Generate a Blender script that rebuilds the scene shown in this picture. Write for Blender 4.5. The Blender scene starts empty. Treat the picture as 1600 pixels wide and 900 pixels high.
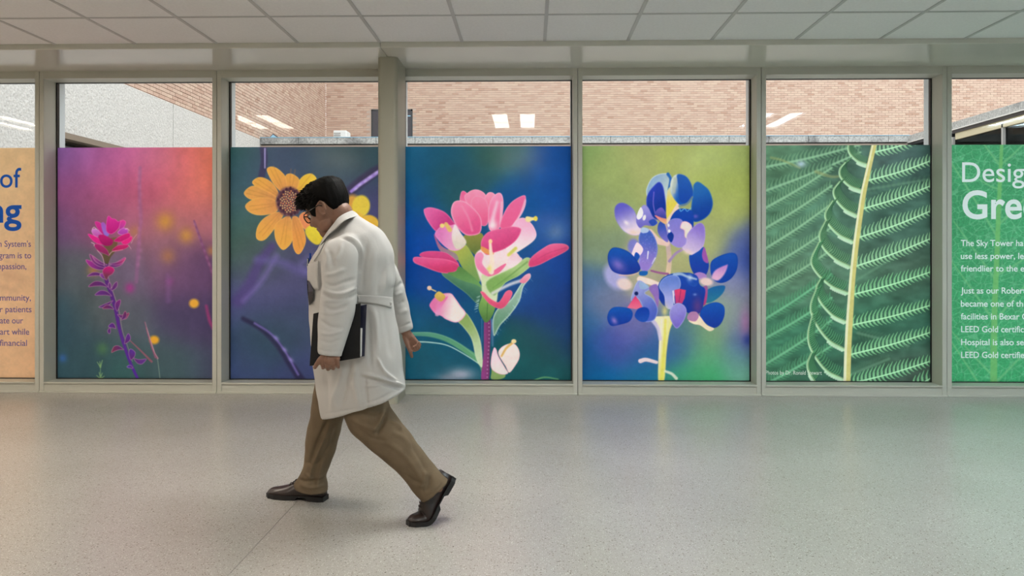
import bpy, bmesh, math, random
import numpy as np
from mathutils import Vector, Matrix
from mathutils.bvhtree import BVHTree

# ------------------------------------------------------------------ camera, world, exposure
SC = bpy.context.scene
COL = SC.collection
F, HZ, CX = 1220.0, 390.0, 800.0
YAW = math.radians(1.4)
CAM = Vector((0.0, -6.45, 1.20))
cam_d = bpy.data.cameras.new('camera'); cam = bpy.data.objects.new('camera', cam_d); COL.objects.link(cam)
cam.location = CAM; cam.rotation_euler = (math.pi/2, 0, YAW)
cam_d.sensor_width = 36; cam_d.lens = F/1600*36; cam_d.shift_y = -(450-HZ)/1600
cam_d.clip_start = .05; cam_d.clip_end = 200
SC.camera = cam
world = bpy.data.worlds.new('overcast'); SC.world = world; world.use_nodes = True
bgn = world.node_tree.nodes['Background']
bgn.inputs[0].default_value = (0.93, 0.955, 0.985, 1); bgn.inputs[1].default_value = 2.0
SC.view_settings.view_transform = 'Standard'; SC.view_settings.look = 'None'
SC.view_settings.gamma = 1; SC.view_settings.use_curve_mapping = False
SC.view_settings.exposure = 0.35
LAMP_L = (1.0, 0.84, 0.70); LAMP_M = (1.0, 0.96, 0.91); LAMP_R = (0.74, 0.95, 1.08)
LAMP_E = 31.0
FWD = Vector((-math.sin(YAW), math.cos(YAW), 0)); RGT = Vector((math.cos(YAW), math.sin(YAW), 0)); UP = Vector((0, 0, 1))
def P(px, py, d):
    return CAM + FWD*d + RGT*((px-CX)/F*d) + UP*((HZ-py)/F*d)
def proj(v):
    v = Vector(v)-CAM; d = v.dot(FWD)
    return CX+F*v.dot(RGT)/d, HZ-F*v.z/d
random.seed(7); rng = np.random.default_rng(7)

# ------------------------------------------------------------------ materials
def mat(name, col, rough=.5, metal=0, spec=.5, bump=None, noise=None, emit=None):
    m = bpy.data.materials.new(name); m.use_nodes = True
    nt = m.node_tree; b = nt.nodes['Principled BSDF']
    b.inputs['Base Color'].default_value = (*col, 1); b.inputs['Roughness'].default_value = rough
    b.inputs['Metallic'].default_value = metal; b.inputs['Specular IOR Level'].default_value = spec
    tc = nt.nodes.new('ShaderNodeTexCoord')
    if noise:
        sc, amt = noise
        n = nt.nodes.new('ShaderNodeTexNoise'); n.inputs['Scale'].default_value = sc; n.inputs['Detail'].default_value = 4
        nt.links.new(tc.outputs['Object'], n.inputs['Vector'])
        r = nt.nodes.new('ShaderNodeMapRange'); r.inputs[1].default_value = .3; r.inputs[2].default_value = .7
        r.inputs[3].default_value = 1-amt; r.inputs[4].default_value = 1+amt
        nt.links.new(n.outputs[0], r.inputs[0])
        mx = nt.nodes.new('ShaderNodeVectorMath'); mx.operation = 'SCALE'; mx.inputs[0].default_value = col
        nt.links.new(r.outputs[0], mx.inputs['Scale']); nt.links.new(mx.outputs[0], b.inputs['Base Color'])
    if bump:
        sc, st, di = bump
        n = nt.nodes.new('ShaderNodeTexNoise'); n.inputs['Scale'].default_value = sc; n.inputs['Detail'].default_value = 5
        nt.links.new(tc.outputs['Object'], n.inputs['Vector'])
        bp = nt.nodes.new('ShaderNodeBump'); bp.inputs['Strength'].default_value = st; bp.inputs['Distance'].default_value = di
        nt.links.new(n.outputs[0], bp.inputs['Height']); nt.links.new(bp.outputs[0], b.inputs['Normal'])
    if emit:
        b.inputs['Emission Color'].default_value = (*emit[0], 1); b.inputs['Emission Strength'].default_value = emit[1]
    return m
M = {}
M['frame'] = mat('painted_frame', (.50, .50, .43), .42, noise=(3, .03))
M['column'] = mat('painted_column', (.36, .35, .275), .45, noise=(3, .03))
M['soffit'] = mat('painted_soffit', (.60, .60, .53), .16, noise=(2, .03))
M['wall'] = mat('painted_wall', (.62, .60, .54), .6, noise=(3, .03))
M['tile'] = mat('ceiling_tile', (.82, .83, .82), .85, bump=(140, .25, .003), noise=(60, .03))
M['tee'] = mat('ceiling_grid', (.50, .51, .50), .5)
M['plenum'] = mat('plenum', (.2, .2, .2), .9)
M['gasket'] = mat('gasket', (.008, .008, .008), .4)
M['outer'] = mat('outer_frame', (.72, .77, .80), .35)
M['white_metal'] = mat('white_metal', (.75, .75, .72), .35)
M['dark_metal'] = mat('dark_metal', (.03, .035, .04), .3)
M['black'] = mat('black_board', (.008, .008, .009), .5, spec=.3, noise=(30, .2))
M['navy'] = mat('navy_board', (.010, .012, .035), .4)
M['paper'] = mat('paper', (.75, .75, .73), .7, noise=(40, .03))
M['skin'] = mat('skin', (.225, .112, .07), .5, noise=(25, .10), bump=(300, .1, .001))
M['hair'] = mat('black_hair', (.003, .0025, .002), .55, spec=.08, noise=(120, .3), bump=(260, .6, .003))
M['coat'] = mat('white_cotton', (.49, .476, .452), .85, spec=.2, bump=(90, .12, .004), noise=(12, .02))
M['khaki'] = mat('khaki_cotton', (.155, .112, .068), .85, spec=.2, bump=(120, .2, .003), noise=(18, .10))
M['leather'] = mat('brown_leather', (.020, .011, .009), .32, noise=(30, .3), bump=(60, .15, .003))
M['sole'] = mat('rubber_sole', (.008, .007, .007), .55)
M['lace'] = mat('lace', (.02, .012, .01), .7)
M['specs'] = mat('spectacle_frame', (.008, .008, .008), .25)
M['blue_pen'] = mat('blue_plastic', (.01, .05, .32), .25)
M['teal_pen'] = mat('dark_blue_plastic', (.02, .05, .13), .3)
M['eye'] = mat('eye_white', (.6, .58, .55), .2)
M['iris'] = mat('iris', (.02, .012, .008), .2)
M['concrete_out'] = mat('pebbled_concrete', (.60, .575, .54), .9, noise=(38, .16), bump=(30, .8, .03))
M['roof'] = mat('flat_roof', (.42, .41, .39), .9, noise=(3, .1))
M['ground'] = mat('courtyard_paving', (.45, .43, .40), .9, noise=(4, .1))
M['mortar'] = mat('mortar', (.50, .40, .335), .95, noise=(8, .05))
M['dark_glass'] = mat('dark_glazing', (.012, .016, .018), .12, spec=.5)
M['blind'] = mat('dark_blind', (.055, .05, .06), .5)
M['cream'] = mat('cream_paint', (.62, .56, .38), .6)
M['brown_trim'] = mat('brown_trim', (.22, .17, .125), .7)
M['skylight'] = mat('skylight_plastic', (.28, .52, .68), .2)
M['white_paint'] = mat('white_paint', (.78, .78, .76), .5)
M['red'] = mat('red_panel', (.25, .015, .015), .5)
M['zinc'] = mat('floor_joint', (.20, .19, .165), .5)

# terrazzo
def terrazzo():
    m = bpy.data.materials.new('terrazzo'); m.use_nodes = True; nt = m.node_tree; b = nt.nodes['Principled BSDF']
    L = nt.links.new; N = nt.nodes.new
    tc = N('ShaderNodeTexCoord')
    base = N('ShaderNodeTexNoise'); base.inputs['Scale'].default_value = 1.3; base.inputs['Detail'].default_value = 3
    L(tc.outputs['Object'], base.inputs['Vector'])
    rb = N('ShaderNodeValToRGB'); rb.color_ramp.elements[0].position = .3; rb.color_ramp.elements[1].position = .7
    rb.color_ramp.elements[0].color = (.375, .358, .325, 1); rb.color_ramp.elements[1].color = (.42, .402, .37, 1)
    L(base.outputs[0], rb.inputs[0])
    prev = rb.outputs[0]
    for sc, col, lo, hi, th in ((80, (.20, .165, .135), .18, .32, .66), (130, (.66, .64, .60), .2, .34, .66), (48, (.05, .042, .036), .10, .17, .84), (200, (.19, .17, .145), .2, .4, .55), (30, (.10, .08, .06), .06, .10, .86)):
        v = N('ShaderNodeTexVoronoi'); v.inputs['Scale'].default_value = sc; L(tc.outputs['Object'], v.inputs['Vector'])
        cut = N('ShaderNodeMapRange'); cut.inputs[1].default_value = lo; cut.inputs[2].default_value = hi
        cut.inputs[3].default_value = 1; cut.inputs[4].default_value = 0; L(v.outputs['Distance'], cut.inputs[0])
        sp = N('ShaderNodeSeparateColor'); L(v.outputs['Color'], sp.inputs[0])
        gt = N('ShaderNodeMath'); gt.operation = 'GREATER_THAN'; gt.inputs[1].default_value = th; L(sp.outputs[0], gt.inputs[0])
        mu = N('ShaderNodeMath'); mu.operation = 'MULTIPLY'; L(cut.outputs[0], mu.inputs[0]); L(gt.outputs[0], mu.inputs[1])
        mu2 = N('ShaderNodeMath'); mu2.operation = 'MULTIPLY'; mu2.inputs[1].default_value = .85; L(mu.outputs[0], mu2.inputs[0])
        mx = N('ShaderNodeMix'); mx.data_type = 'RGBA'; L(mu2.outputs[0], mx.inputs[0]); L(prev, mx.inputs[6]); mx.inputs[7].default_value = (*col, 1)
        prev = mx.outputs[2]
    L(prev, b.inputs['Base Color'])
    b.inputs['Roughness'].default_value = .27; b.inputs['Specular IOR Level'].default_value = .5
    return m
M['terrazzo'] = terrazzo()

def brick_mat(axis, name):
    m = bpy.data.materials.new(name); m.use_nodes = True; nt = m.node_tree; b = nt.nodes['Principled BSDF']
    L = nt.links.new; N = nt.nodes.new
    g = N('ShaderNodeNewGeometry'); s = N('ShaderNodeSeparateXYZ'); L(g.outputs['Position'], s.inputs[0])
    def math_(op, a, bval):
        n = N('ShaderNodeMath'); n.operation = op
        if isinstance(a, (int, float)): n.inputs[0].default_value = a
        else: L(a, n.inputs[0])
        if bval is not None:
            if isinstance(bval, (int, float)): n.inputs[1].default_value = bval
            else: L(bval, n.inputs[1])
        return n.outputs[0]
    row = math_('FLOOR', math_('DIVIDE', s.outputs[2], BH), None)
    par = math_('MODULO', row, 2)
    col = math_('FLOOR', math_('ADD', math_('DIVIDE', s.outputs[axis], BL), math_('MULTIPLY', par, .5)), None)
    c = N('ShaderNodeCombineXYZ'); L(col, c.inputs[0]); L(row, c.inputs[1]); c.inputs[2].default_value = axis*7
    w = N('ShaderNodeTexWhiteNoise'); L(c.outputs[0], w.inputs['Vector'])
    r = N('ShaderNodeValToRGB'); e = r.color_ramp.elements
    e[0].position = 0; e[0].color = (.44, .275, .20, 1); e[1].position = 1; e[1].color = (.60, .44, .335, 1)
    for p_, c_ in ((.08, (.50, .33, .25)), (.45, (.55, .385, .30)), (.8, (.58, .42, .325))):
        k = e.new(p_); k.color = (*c_, 1)
    L(w.outputs['Value'], r.inputs[0]); L(r.outputs[0], b.inputs['Base Color']); b.inputs['Roughness'].default_value = .9
    return m
BL, BH = .203, .0677

def glass_mat(name, tint=(.97, .99, .985)):
    m = bpy.data.materials.new(name); m.use_nodes = True; nt = m.node_tree
    nt.nodes.remove(nt.nodes['Principled BSDF']); out = nt.nodes['Material Output']
    t = nt.nodes.new('ShaderNodeBsdfTransparent'); t.inputs[0].default_value = (*tint, 1)
    g = nt.nodes.new('ShaderNodeBsdfGlossy'); g.inputs['Roughness'].default_value = .0
    fr = nt.nodes.new('ShaderNodeFresnel'); fr.inputs['IOR'].default_value = 1.5
    mx = nt.nodes.new('ShaderNodeMixShader')
    k = nt.nodes.new('ShaderNodeMath'); k.operation = 'MULTIPLY'; k.inputs[1].default_value = .3
    nt.links.new(fr.outputs[0], k.inputs[0]); nt.links.new(k.outputs[0], mx.inputs[0]); nt.links.new(t.outputs[0], mx.inputs[1]); nt.links.new(g.outputs[0], mx.inputs[2])
    nt.links.new(mx.outputs[0], out.inputs[0]); return m
M['glass'] = glass_mat('window_glass'); M['lens'] = glass_mat('lens_glass'); M['tinted'] = glass_mat('tinted_glass', (.30, .33, .33))

FILM_T, FILM_D = 1.45, .16
def film(name, img=None, col=None):
    m = bpy.data.materials.new(name); m.use_nodes = True; nt = m.node_tree; L = nt.links.new; N = nt.nodes.new
    nt.nodes.remove(nt.nodes['Principled BSDF']); out = nt.nodes['Material Output']
    if img:
        ti = N('ShaderNodeTexImage'); ti.image = img; ti.extension = 'EXTEND'; src = ti.outputs[0]
    else:
        rg = N('ShaderNodeRGB'); rg.outputs[0].default_value = (*col, 1); src = rg.outputs[0]
    def sc(k):
        v = N('ShaderNodeVectorMath'); v.operation = 'SCALE'; v.inputs['Scale'].default_value = k; L(src, v.inputs[0]); return v.outputs[0]
    tr = N('ShaderNodeBsdfTranslucent'); L(sc(FILM_T), tr.inputs[0])
    df = N('ShaderNodeBsdfDiffuse'); L(sc(1.0), df.inputs[0])
    mx = N('ShaderNodeMixShader'); mx.inputs[0].default_value = FILM_D; L(tr.outputs[0], mx.inputs[1]); L(df.outputs[0], mx.inputs[2])
    gl = N('ShaderNodeBsdfGlossy'); gl.inputs['Roughness'].default_value = .15
    m2 = N('ShaderNodeMixShader'); m2.inputs[0].default_value = .02; L(mx.outputs[0], m2.inputs[1]); L(gl.outputs[0], m2.inputs[2])
    L(m2.outputs[0], out.inputs[0]); return m

# ------------------------------------------------------------------ helpers
def link(name, me, m=None, parent=None, loc=None):
    o = bpy.data.objects.new(name, me); COL.objects.link(o)
    if m is not None and me is not None and not me.materials: me.materials.append(m)
    if parent is not None: o.parent = parent
    if loc is not None: o.location = loc
    return o
def tag(o, label=None, cat=None, group=None, kind=None):
    if label: o['label'] = label
    if cat: o['category'] = cat
    if group: o['group'] = group
    if kind: o['kind'] = kind
    return o
def thing(name, label, cat, loc=(0, 0, 0), group=None, kind=None):
    o = bpy.data.objects.new(name, None); COL.objects.link(o); o.location = loc; o.empty_display_size = .1
    return tag(o, label, cat, group, kind)
BOXF = [(0, 3, 2, 1), (4, 5, 6, 7), (0, 1, 5, 4), (1, 2, 6, 5), (2, 3, 7, 6), (3, 0, 4, 7)]
class MB:
    def __init__(s): s.v = []; s.f = []
    def add(s, v, f):
        k = len(s.v); s.v += [tuple(p) for p in v]; s.f += [tuple(i+k for i in q) for q in f]; return s
    def box(s, a, b):
        (x0, y0, z0), (x1, y1, z1) = a, b
        return s.add([(x0, y0, z0), (x1, y0, z0), (x1, y1, z0), (x0, y1, z0), (x0, y0, z1), (x1, y0, z1), (x1, y1, z1), (x0, y1, z1)], BOXF)
    def hexa(s, v8): return s.add(v8, BOXF)
    def tube(s, pts, rad, n=10, cap=True):
        pts = [Vector(p) for p in pts]; rad = rad if isinstance(rad, (list, tuple)) else [rad]*len(pts)
        vs = []; fs = []; up = Vector((.13, .21, .97)); prev = None
        for i, p in enumerate(pts):
            t = (pts[min(i+1, len(pts)-1)]-pts[max(i-1, 0)]).normalized()
            a = prev if prev is not None else up
            a = (a-t*a.dot(t))
            if a.length < 1e-4: a = Vector((1, 0, 0))-t*t.x
            a.normalize(); prev = a; bb = t.cross(a)
            for k in range(n):
                q = 2*math.pi*k/n; vs.append(p+(a*math.cos(q)+bb*math.sin(q))*rad[i])
        for i in range(len(pts)-1):
            for k in range(n): fs.append((i*n+k, i*n+(k+1) % n, (i+1)*n+(k+1) % n, (i+1)*n+k))
        if cap:
            fs.append(tuple(range(n))[::-1]); fs.append(tuple((len(pts)-1)*n+k for k in range(n)))
        return s.add(vs, fs)
    def ell(s, c, ax, n=14, m=20):
        """ellipsoid with three axis vectors"""
        c = Vector(c); vs = []; fs = []
        for i in range(n+1):
            t = math.pi*i/n
            for j in range(m):
                q = 2*math.pi*j/m
                vs.append(c+Vector(ax[0])*(math.sin(t)*math.cos(q))+Vector(ax[1])*(math.sin(t)*math.sin(q))+Vector(ax[2])*math.cos(t))
        for i in range(n):
            for j in range(m): fs.append((i*m+j, (i+1)*m+j, (i+1)*m+(j+1) % m, i*m+(j+1) % m))
        return s.add(vs, fs)
    def mesh(s, name='m', smooth=False):
        me = bpy.data.meshes.new(name); me.from_pydata([tuple(p) for p in s.v], [], s.f); me.validate()
        bm = bmesh.new(); bm.from_mesh(me); bmesh.ops.recalc_face_normals(bm, faces=bm.faces); bm.to_mesh(me); bm.free()
        if smooth: me.shade_smooth()
        return me
    def build(s, name, m, parent=None, smooth=False, bevel=0):
        o = link(name, s.mesh(name, smooth), m, parent)
        if bevel:
            b = o.modifiers.new('bevel', 'BEVEL'); b.width = bevel; b.segments = 2; b.limit_method = 'ANGLE'
        return o
def cr(P_, n):
    """Catmull-Rom through rows of array"""
    P_ = np.asarray(P_, float); Q = np.vstack([2*P_[0]-P_[1], P_, 2*P_[-1]-P_[-2]]); out = []
    for i in range(1, len(Q)-2):
        for k in range(n):
            t = k/n
            out.append(.5*((2*Q[i])+(-Q[i-1]+Q[i+1])*t+(2*Q[i-1]-5*Q[i]+4*Q[i+1]-Q[i+2])*t*t+(-Q[i-1]+3*Q[i]-3*Q[i+1]+Q[i+2])*t**3))
    out.append(Q[-2]); return np.array(out)
def loft(mb, rings, n=40, sub=4, ex=2.2):
    """rings: (ax,ay,bx,by,dA,dB,hw) silhouette points in the side view, their depths, half thickness"""
    R = cr(rings, sub); vs = []; fs = []
    for r in R:
        A = P(r[0], r[1], r[4]); B = P(r[2], r[3], r[5]); c = (A+B)/2; a = (B-A)/2
        b = FWD*r[6]
        for k in range(n):
            q = 2*math.pi*k/n; cs, sn = math.cos(q), math.sin(q)
            vs.append(c+a*(math.copysign(abs(cs)**(2/ex), cs))+b*(math.copysign(abs(sn)**(2/ex), sn)))
    for i in range(len(R)-1):
        for k in range(n): fs.append((i*n+k, i*n+(k+1) % n, (i+1)*n+(k+1) % n, (i+1)*n+k))
    fs.append(tuple(range(n))); fs.append(tuple((len(R)-1)*n+k for k in range(n))[::-1])
    mb.add(vs, fs)
def remesh(mb, voxel, smooth=4, fac=.5):
    me = mb.mesh('tmp'); o = bpy.data.objects.new('tmp', me); COL.objects.link(o)
    r = o.modifiers.new('r', 'REMESH'); r.mode = 'VOXEL'; r.voxel_size = voxel; r.adaptivity = 0
    if smooth:
        s = o.modifiers.new('s', 'SMOOTH'); s.factor = fac; s.iterations = smooth
    dg = bpy.context.evaluated_depsgraph_get(); dg.update()
    res = bpy.data.meshes.new_from_object(o.evaluated_get(dg), depsgraph=dg)
    bpy.data.objects.remove(o); bpy.data.meshes.remove(me)
    res.shade_smooth(); return res
def get_v(me):
    a = np.empty(len(me.vertices)*3); me.vertices.foreach_get('co', a); return a.reshape(-1, 3)
def get_n(me):
    a = np.empty(len(me.vertices)*3); me.vertex_normals.foreach_get('vector', a); return a.reshape(-1, 3)
def set_v(me, a):
    me.vertices.foreach_set('co', a.ravel()); me.update()
def np_proj(V):
    d = (V-np.array(CAM)) @ np.array(FWD); r = (V-np.array(CAM)) @ np.array(RGT); return CX+F*r/d, HZ-F*(V[:, 2]-CAM.z)/d
def seg_dist(X, Y, pts):
    best = np.full(X.shape, 1e9); tt = np.zeros(X.shape); n = len(pts)-1
    for i in range(n):
        x0, y0 = pts[i][:2]; x1, y1 = pts[i+1][:2]; dx, dy = x1-x0, y1-y0; L2 = dx*dx+dy*dy+1e-9
        t = np.clip(((X-x0)*dx+(Y-y0)*dy)/L2, 0, 1); d = np.hypot(X-x0-t*dx, Y-y0-t*dy)
        k = d < best; best = np.where(k, d, best); tt = np.where(k, (i+t)/n, tt)
    return best, tt
def folds(me, strokes, front=True):
    V = get_v(me); N_ = get_n(me); u, v = np_proj(V); view = (V-np.array(CAM)); view /= np.linalg.norm(view, axis=1)[:, None]
    fc = np.clip(-(N_*view).sum(1)*3+.3, 0, 1)
    D = np.zeros(len(V))
    for pts, w, amp in strokes:
        p = cr(pts, 4) if len(pts) > 2 else np.array(pts, float)
        d, t = seg_dist(u, v, p); e = np.clip(np.sin(np.pi*np.clip(t*.92+.04, 0, 1))*1.6, 0, 1)
        D += 1.5*amp*np.exp(-(d/w)**2)*e
    set_v(me, V+N_*(D*fc)[:, None])

# ------------------------------------------------------------------ building shell
WX0, WX1, BACK = -8.63, 7.90, -8.6
ZC, ZS, ZH, ZB = 2.732, 2.695, 2.635, .088
fl = link('floor', MB().box((WX0, BACK, -.12), (WX1, .30, 0)).mesh(), M['terrazzo']); tag(fl, kind='structure')
for x in (-1.116,):
    MB().box((x-.0012, BACK+.02, 0), (x+.0012, -.02, .0006)).build('joint_strip', M['zinc'], fl)
for nm, a, b in (('wall_left', (WX0-.15, BACK, 0), (WX0, .3, 2.95)), ('wall_right', (WX1, BACK, 0), (WX1+.15, .3, 2.95)), ('wall_back', (WX0-.15, BACK-.15, 0), (WX1+.15, BACK, 2.95))):
    o = MB().box(a, b).build(nm, M['wall']); tag(o, kind='structure')
bb = MB().box((WX0, BACK, 0), (WX1, BACK+.012, .1)).build('baseboard_back', M['dark_metal']); tag(bb, kind='structure')
hd = MB().box((WX0-.15, 0, ZS), (WX1+.15, .38, 3.2)).build('wall_front', M['wall']); tag(hd, kind='structure')
# soffit by the window wall
so = MB().box((WX0, -.70, ZS), (-1.1175, 0, ZC+.1)).box((-1.1145, -.70, ZS), (WX1, 0, ZC+.1)).build('trim_1', M['soffit'], bevel=.006); tag(so, kind='structure')
# suspended ceiling
cl = MB().box((WX0-.15, BACK-.15, 2.93), (WX1+.15, 0, 3.0)).build('ceiling', M['plenum']); tag(cl, kind='structure')
PT = .6096; TX0 = .10
rows = [-.70, -1.35] + [-1.35-PT*k for k in range(1, 12)]
rows = [r for r in rows if r > BACK] + [BACK]
colx = [TX0+PT*k for k in range(-15, 14) if WX0 < TX0+PT*k < WX1]
troffers = []
for ci in (-6.60, -3.56, -.51, 2.54, 5.58):
    for (ya, yb) in ((rows[2], rows[4]), (rows[8], rows[10])):  # second row is out of view, added to light the corridor
        k = min(range(len(colx)), key=lambda i: abs(colx[i]-ci)); troffers.append((colx[k], colx[k+1], yb, ya))
def in_troffer(x, y): return any(a < x < b and c < y < d for a, b, c, d in troffers)
tile_me = {}
xs = [WX0]+colx+[WX1]
nt_ = 0
rest = MB()
for j in range(len(rows)-1):
    for i in range(len(xs)-1):
        w = xs[i+1]-xs[i]; h = rows[j]-rows[j+1]; cx, cy = (xs[i]+xs[i+1])/2, (rows[j]+rows[j+1])/2
        if w < .05 or h < .05 or in_troffer(cx, cy): continue
        if nt_ < 270:
            key = (round(w, 3), round(h, 3))
            if key not in tile_me:
                tile_me[key] = MB().box((-w/2+.004, -h/2+.004, .003), (w/2-.004, h/2-.004, .018)).mesh('tile'); tile_me[key].materials.append(M['tile'])
            link('ceiling_tile', tile_me[key], parent=cl, loc=(cx, cy, ZC)); nt_ += 1
        else: rest.box((cx-w/2+.004, cy-h/2+.004, ZC+.003), (cx+w/2-.004, cy+h/2-.004, ZC+.018))
if rest.v: tag(rest.build('ceiling_tiles', M['tile'], cl), kind='stuff')
for x in colx: MB().box((x-.012, BACK, ZC-.001), (x+.012, -.70, ZC+.002)).build('grid_bar', M['tee'], cl)
for y in rows[1:-1]: MB().box((WX0, y-.012, ZC-.0005), (WX1, y+.012, ZC+.0025)).build('cross_bar', M['tee'], cl)

for k, (xa, xb, ya, yb) in enumerate(troffers):
    cxm = (xa+xb)/2; t = min(1, max(0, (cxm+4)/8))
    c3 = tuple(np.array(LAMP_L)*(1-t)*(1-t)+np.array(LAMP_M)*2*t*(1-t)+np.array(LAMP_R)*t*t)
    side = ['leftmost', 'second from left', 'middle', 'second from right', 'rightmost'][k//2]
    t_ = thing('ceiling_light', 'twin-lens recessed ceiling light, %s of the %s row' % (side, 'window-side' if k % 2 == 0 else 'added unseen back'), 'ceiling light', (cxm, (ya+yb)/2, ZC), group='recessed ceiling lights')
    w, h = (xb-xa)/2-.014, (yb-ya)/2-.014
    mb = MB().box((-w, -h, .0), (w, -h+.04, .06)).box((-w, h-.04, .0), (w, h, .06)).box((-w, -h, 0), (-w+.04, h, .06)).box((w-.04, -h, 0), (w, h, .06)).box((-.07, -h, 0), (.07, h, .06)).box((-w, -h, .06), (w, h, .09))
    mb.build('housing', M['white_metal'], t_)
    lm = mat('lamp_lens', (.8, .8, .8), .5, emit=(c3, LAMP_E))
    for s in (-1, 1):
        a, b = (.075, w-.045) if s > 0 else (-w+.045, -.075)
        MB().box((a, -h+.045, .02), (b, h-.045, .03)).build('lamp_lens', lm, t_)

# windows
J0, JP = .385, 1.503
def J(k): return J0+JP*k
wn = 0; glass_rects = {}
for k in range(-6, 5):
    wn += 1
    a, b = J(k)+.002, J(k+1)-.002
    w = thing('window_%d' % wn, None, None, ((a+b)/2, 0, 0), kind='structure')
    cx = (a+b)/2; hw = (b-a)/2; e = .036
    MB().box((-hw, 0, .0), (-hw+e, .17, ZS)).build('jamb', M['frame'], w, bevel=.0015)
    MB().box((hw-e, 0, .0), (hw, .17, ZS)).build('jamb', M['frame'], w, bevel=.0015)
    MB().box((-hw+e, 0, ZH), (hw-e, .17, ZS)).build('head', M['frame'], w)
    MB().box((-hw+e, .006, .013), (hw-e, .17, ZB)).build('sill', M['frame'], w)
    MB().box((-hw+e, -.004, ZB-.012), (hw-e, .02, ZB+.002)).build('sill_lip', M['frame'], w, bevel=.002)
    MB().box((-hw, -.014, 0), (hw, .012, .014)).build('base_plate', M['frame'], w, bevel=.002)
    g = .011
    MB().box((-hw+e, .170, ZB), (-hw+e+g, .20, ZH)).box((hw-e-g, .170, ZB), (hw-e, .20, ZH)).box((-hw+e, .170, ZB), (hw-e, .20, ZB+.008)).box((-hw+e, .170, ZH-.004), (hw-e, .20, ZH)).build('gasket', M['gasket'], w)
    MB().box((-hw, .201, 0), (-hw+e+.012, .28, ZS)).box((hw-e-.012, .201, 0), (hw, .28, ZS)).box((-hw, .201, ZH+.045), (hw, .28, ZS)).box((-hw, .201, 0), (hw, .28, ZB)).build('outer_frame', M['outer'], w)
    MB().box((-hw+e+g, .182, ZB+.008), (hw-e-g, .190, ZH-.004)).build('pane', M['glass'], w)
    glass_rects[k] = (a+e+g*.6, b-e-g*.6)

# column
def rounded_col(x0, x1, y0, y1, r, z0, z1, n=8):
    pts = []
    for cx, cy, a0 in ((x1-r, y0+r, -90), (x1-r, y1-r, 0), (x0+r, y1-r, 90), (x0+r, y0+r, 180)):
        for i in range(n+1):
            q = math.radians(a0+90*i/n); pts.append((cx+r*math.cos(q), cy+r*math.sin(q)))
    N_ = len(pts); mb = MB()
    mb.add([(x, y, z0) for x, y in pts]+[(x, y, z1) for x, y in pts], [(i, (i+1) % N_, (i+1) % N_+N_, i+N_) for i in range(N_)]+[tuple(range(N_))[::-1], tuple(range(N_, 2*N_))])
    return mb
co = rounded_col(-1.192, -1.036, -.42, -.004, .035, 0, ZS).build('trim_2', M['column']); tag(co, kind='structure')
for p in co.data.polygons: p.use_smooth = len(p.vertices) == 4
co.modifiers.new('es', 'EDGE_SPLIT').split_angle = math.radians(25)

# ------------------------------------------------------------------ outside
tag(MB().box((-40, .45, -.3), (40, 60, -.15)).build('courtyard_ground', M['ground']), kind='structure')
YF, YP = 17.55, 11.55      # far brick wall and parapet faces
XL, XR = -6.35, 8.60
bx_m = brick_mat(0, 'brick_front'); by_m = brick_mat(1, 'brick_side')
def course(z): return int(math.floor(z/BH+1e-6))
def bricks_x(parent, x0, x1, z0, z1, y, nparts, holes=(), order=None):
    cells = []
    for r in range(course(z0), course(z1)):
        for c in range(int(math.floor(x0/BL))-1, int(math.ceil(x1/BL))+2):
            a = (c-.5*(r % 2))*BL; b = a+BL; a2, b2 = max(a, x0), min(b, x1)
            if b2-a2 < .04: continue
            zz = r*BH
            if any(h[0] < b2 and h[1] > a2 and h[2] < zz+BH and h[3] > zz for h in holes): continue
            cells.append((a2, b2, zz))
    if order: cells.sort(key=order)
    me = MB().box((-BL/2+.005, 0, .005), (BL/2-.005, .05, BH-.005)).mesh('brick'); me.materials.append(bx_m)
    st = MB()
    full = [c for c in cells if c[1]-c[0] > BL-.01]; part = full[:nparts]; ps = set(part)
    for a, b, z in part: link('brick', me, parent=parent, loc=((a+b)/2, y-.006*random.random()-.002, z))
    for c in cells:
        if c in ps: continue
        o_ = .006*random.random()+.002; st.box((c[0]+.005, y-o_, c[2]+.005), (c[1]-.005, y+.05, c[2]+BH-.005))
    if st.v: tag(st.build('bricks', bx_m, parent), kind='stuff')
# far building
fb = thing('brick_building', 'tall pink-brown brick building filling the view above the stone coping', 'building')
MB().box((XL+.02, YF+.004, 3.3), (22, YF+.4, 11)).build('wall_body', M['mortar'], fb)
wx0 = P(579, 170, YF+6.45).x; wx1 = P(644, 170, YF+6.45).x; wz1 = P(600, 170, YF+6.45).z
bricks_x(fb, XL, 16.5, 3.75, 6.75, YF, 300, holes=((wx0, wx1, 3, wz1),), order=lambda c: abs(c[0]+1)+abs(c[2]-4.9)*2.4)
wf = MB().box((wx0, YF-.01, 3.7), (wx0+.05, YF+.05, wz1)).box((wx1-.05, YF-.01, 3.7), (wx1, YF+.05, wz1)).box((wx0, YF-.01, wz1-.05), (wx1, YF+.05, wz1)).box(((wx0+wx1)/2+.05, YF-.01, 3.7), ((wx0+wx1)/2+.1, YF+.05, wz1)).build('window', M['dark_metal'], fb)
MB().box((wx0+.05, YF-.004, 3.7), (wx1-.05, YF+.003, wz1-.05)).build('pane', M['blind'], wf)
MB().box((wx1-.42, YF-.005, wz1-.22), (wx1-.06, YF+.02, wz1-.19)).build('blind_rail', M['skylight'], wf)
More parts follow.
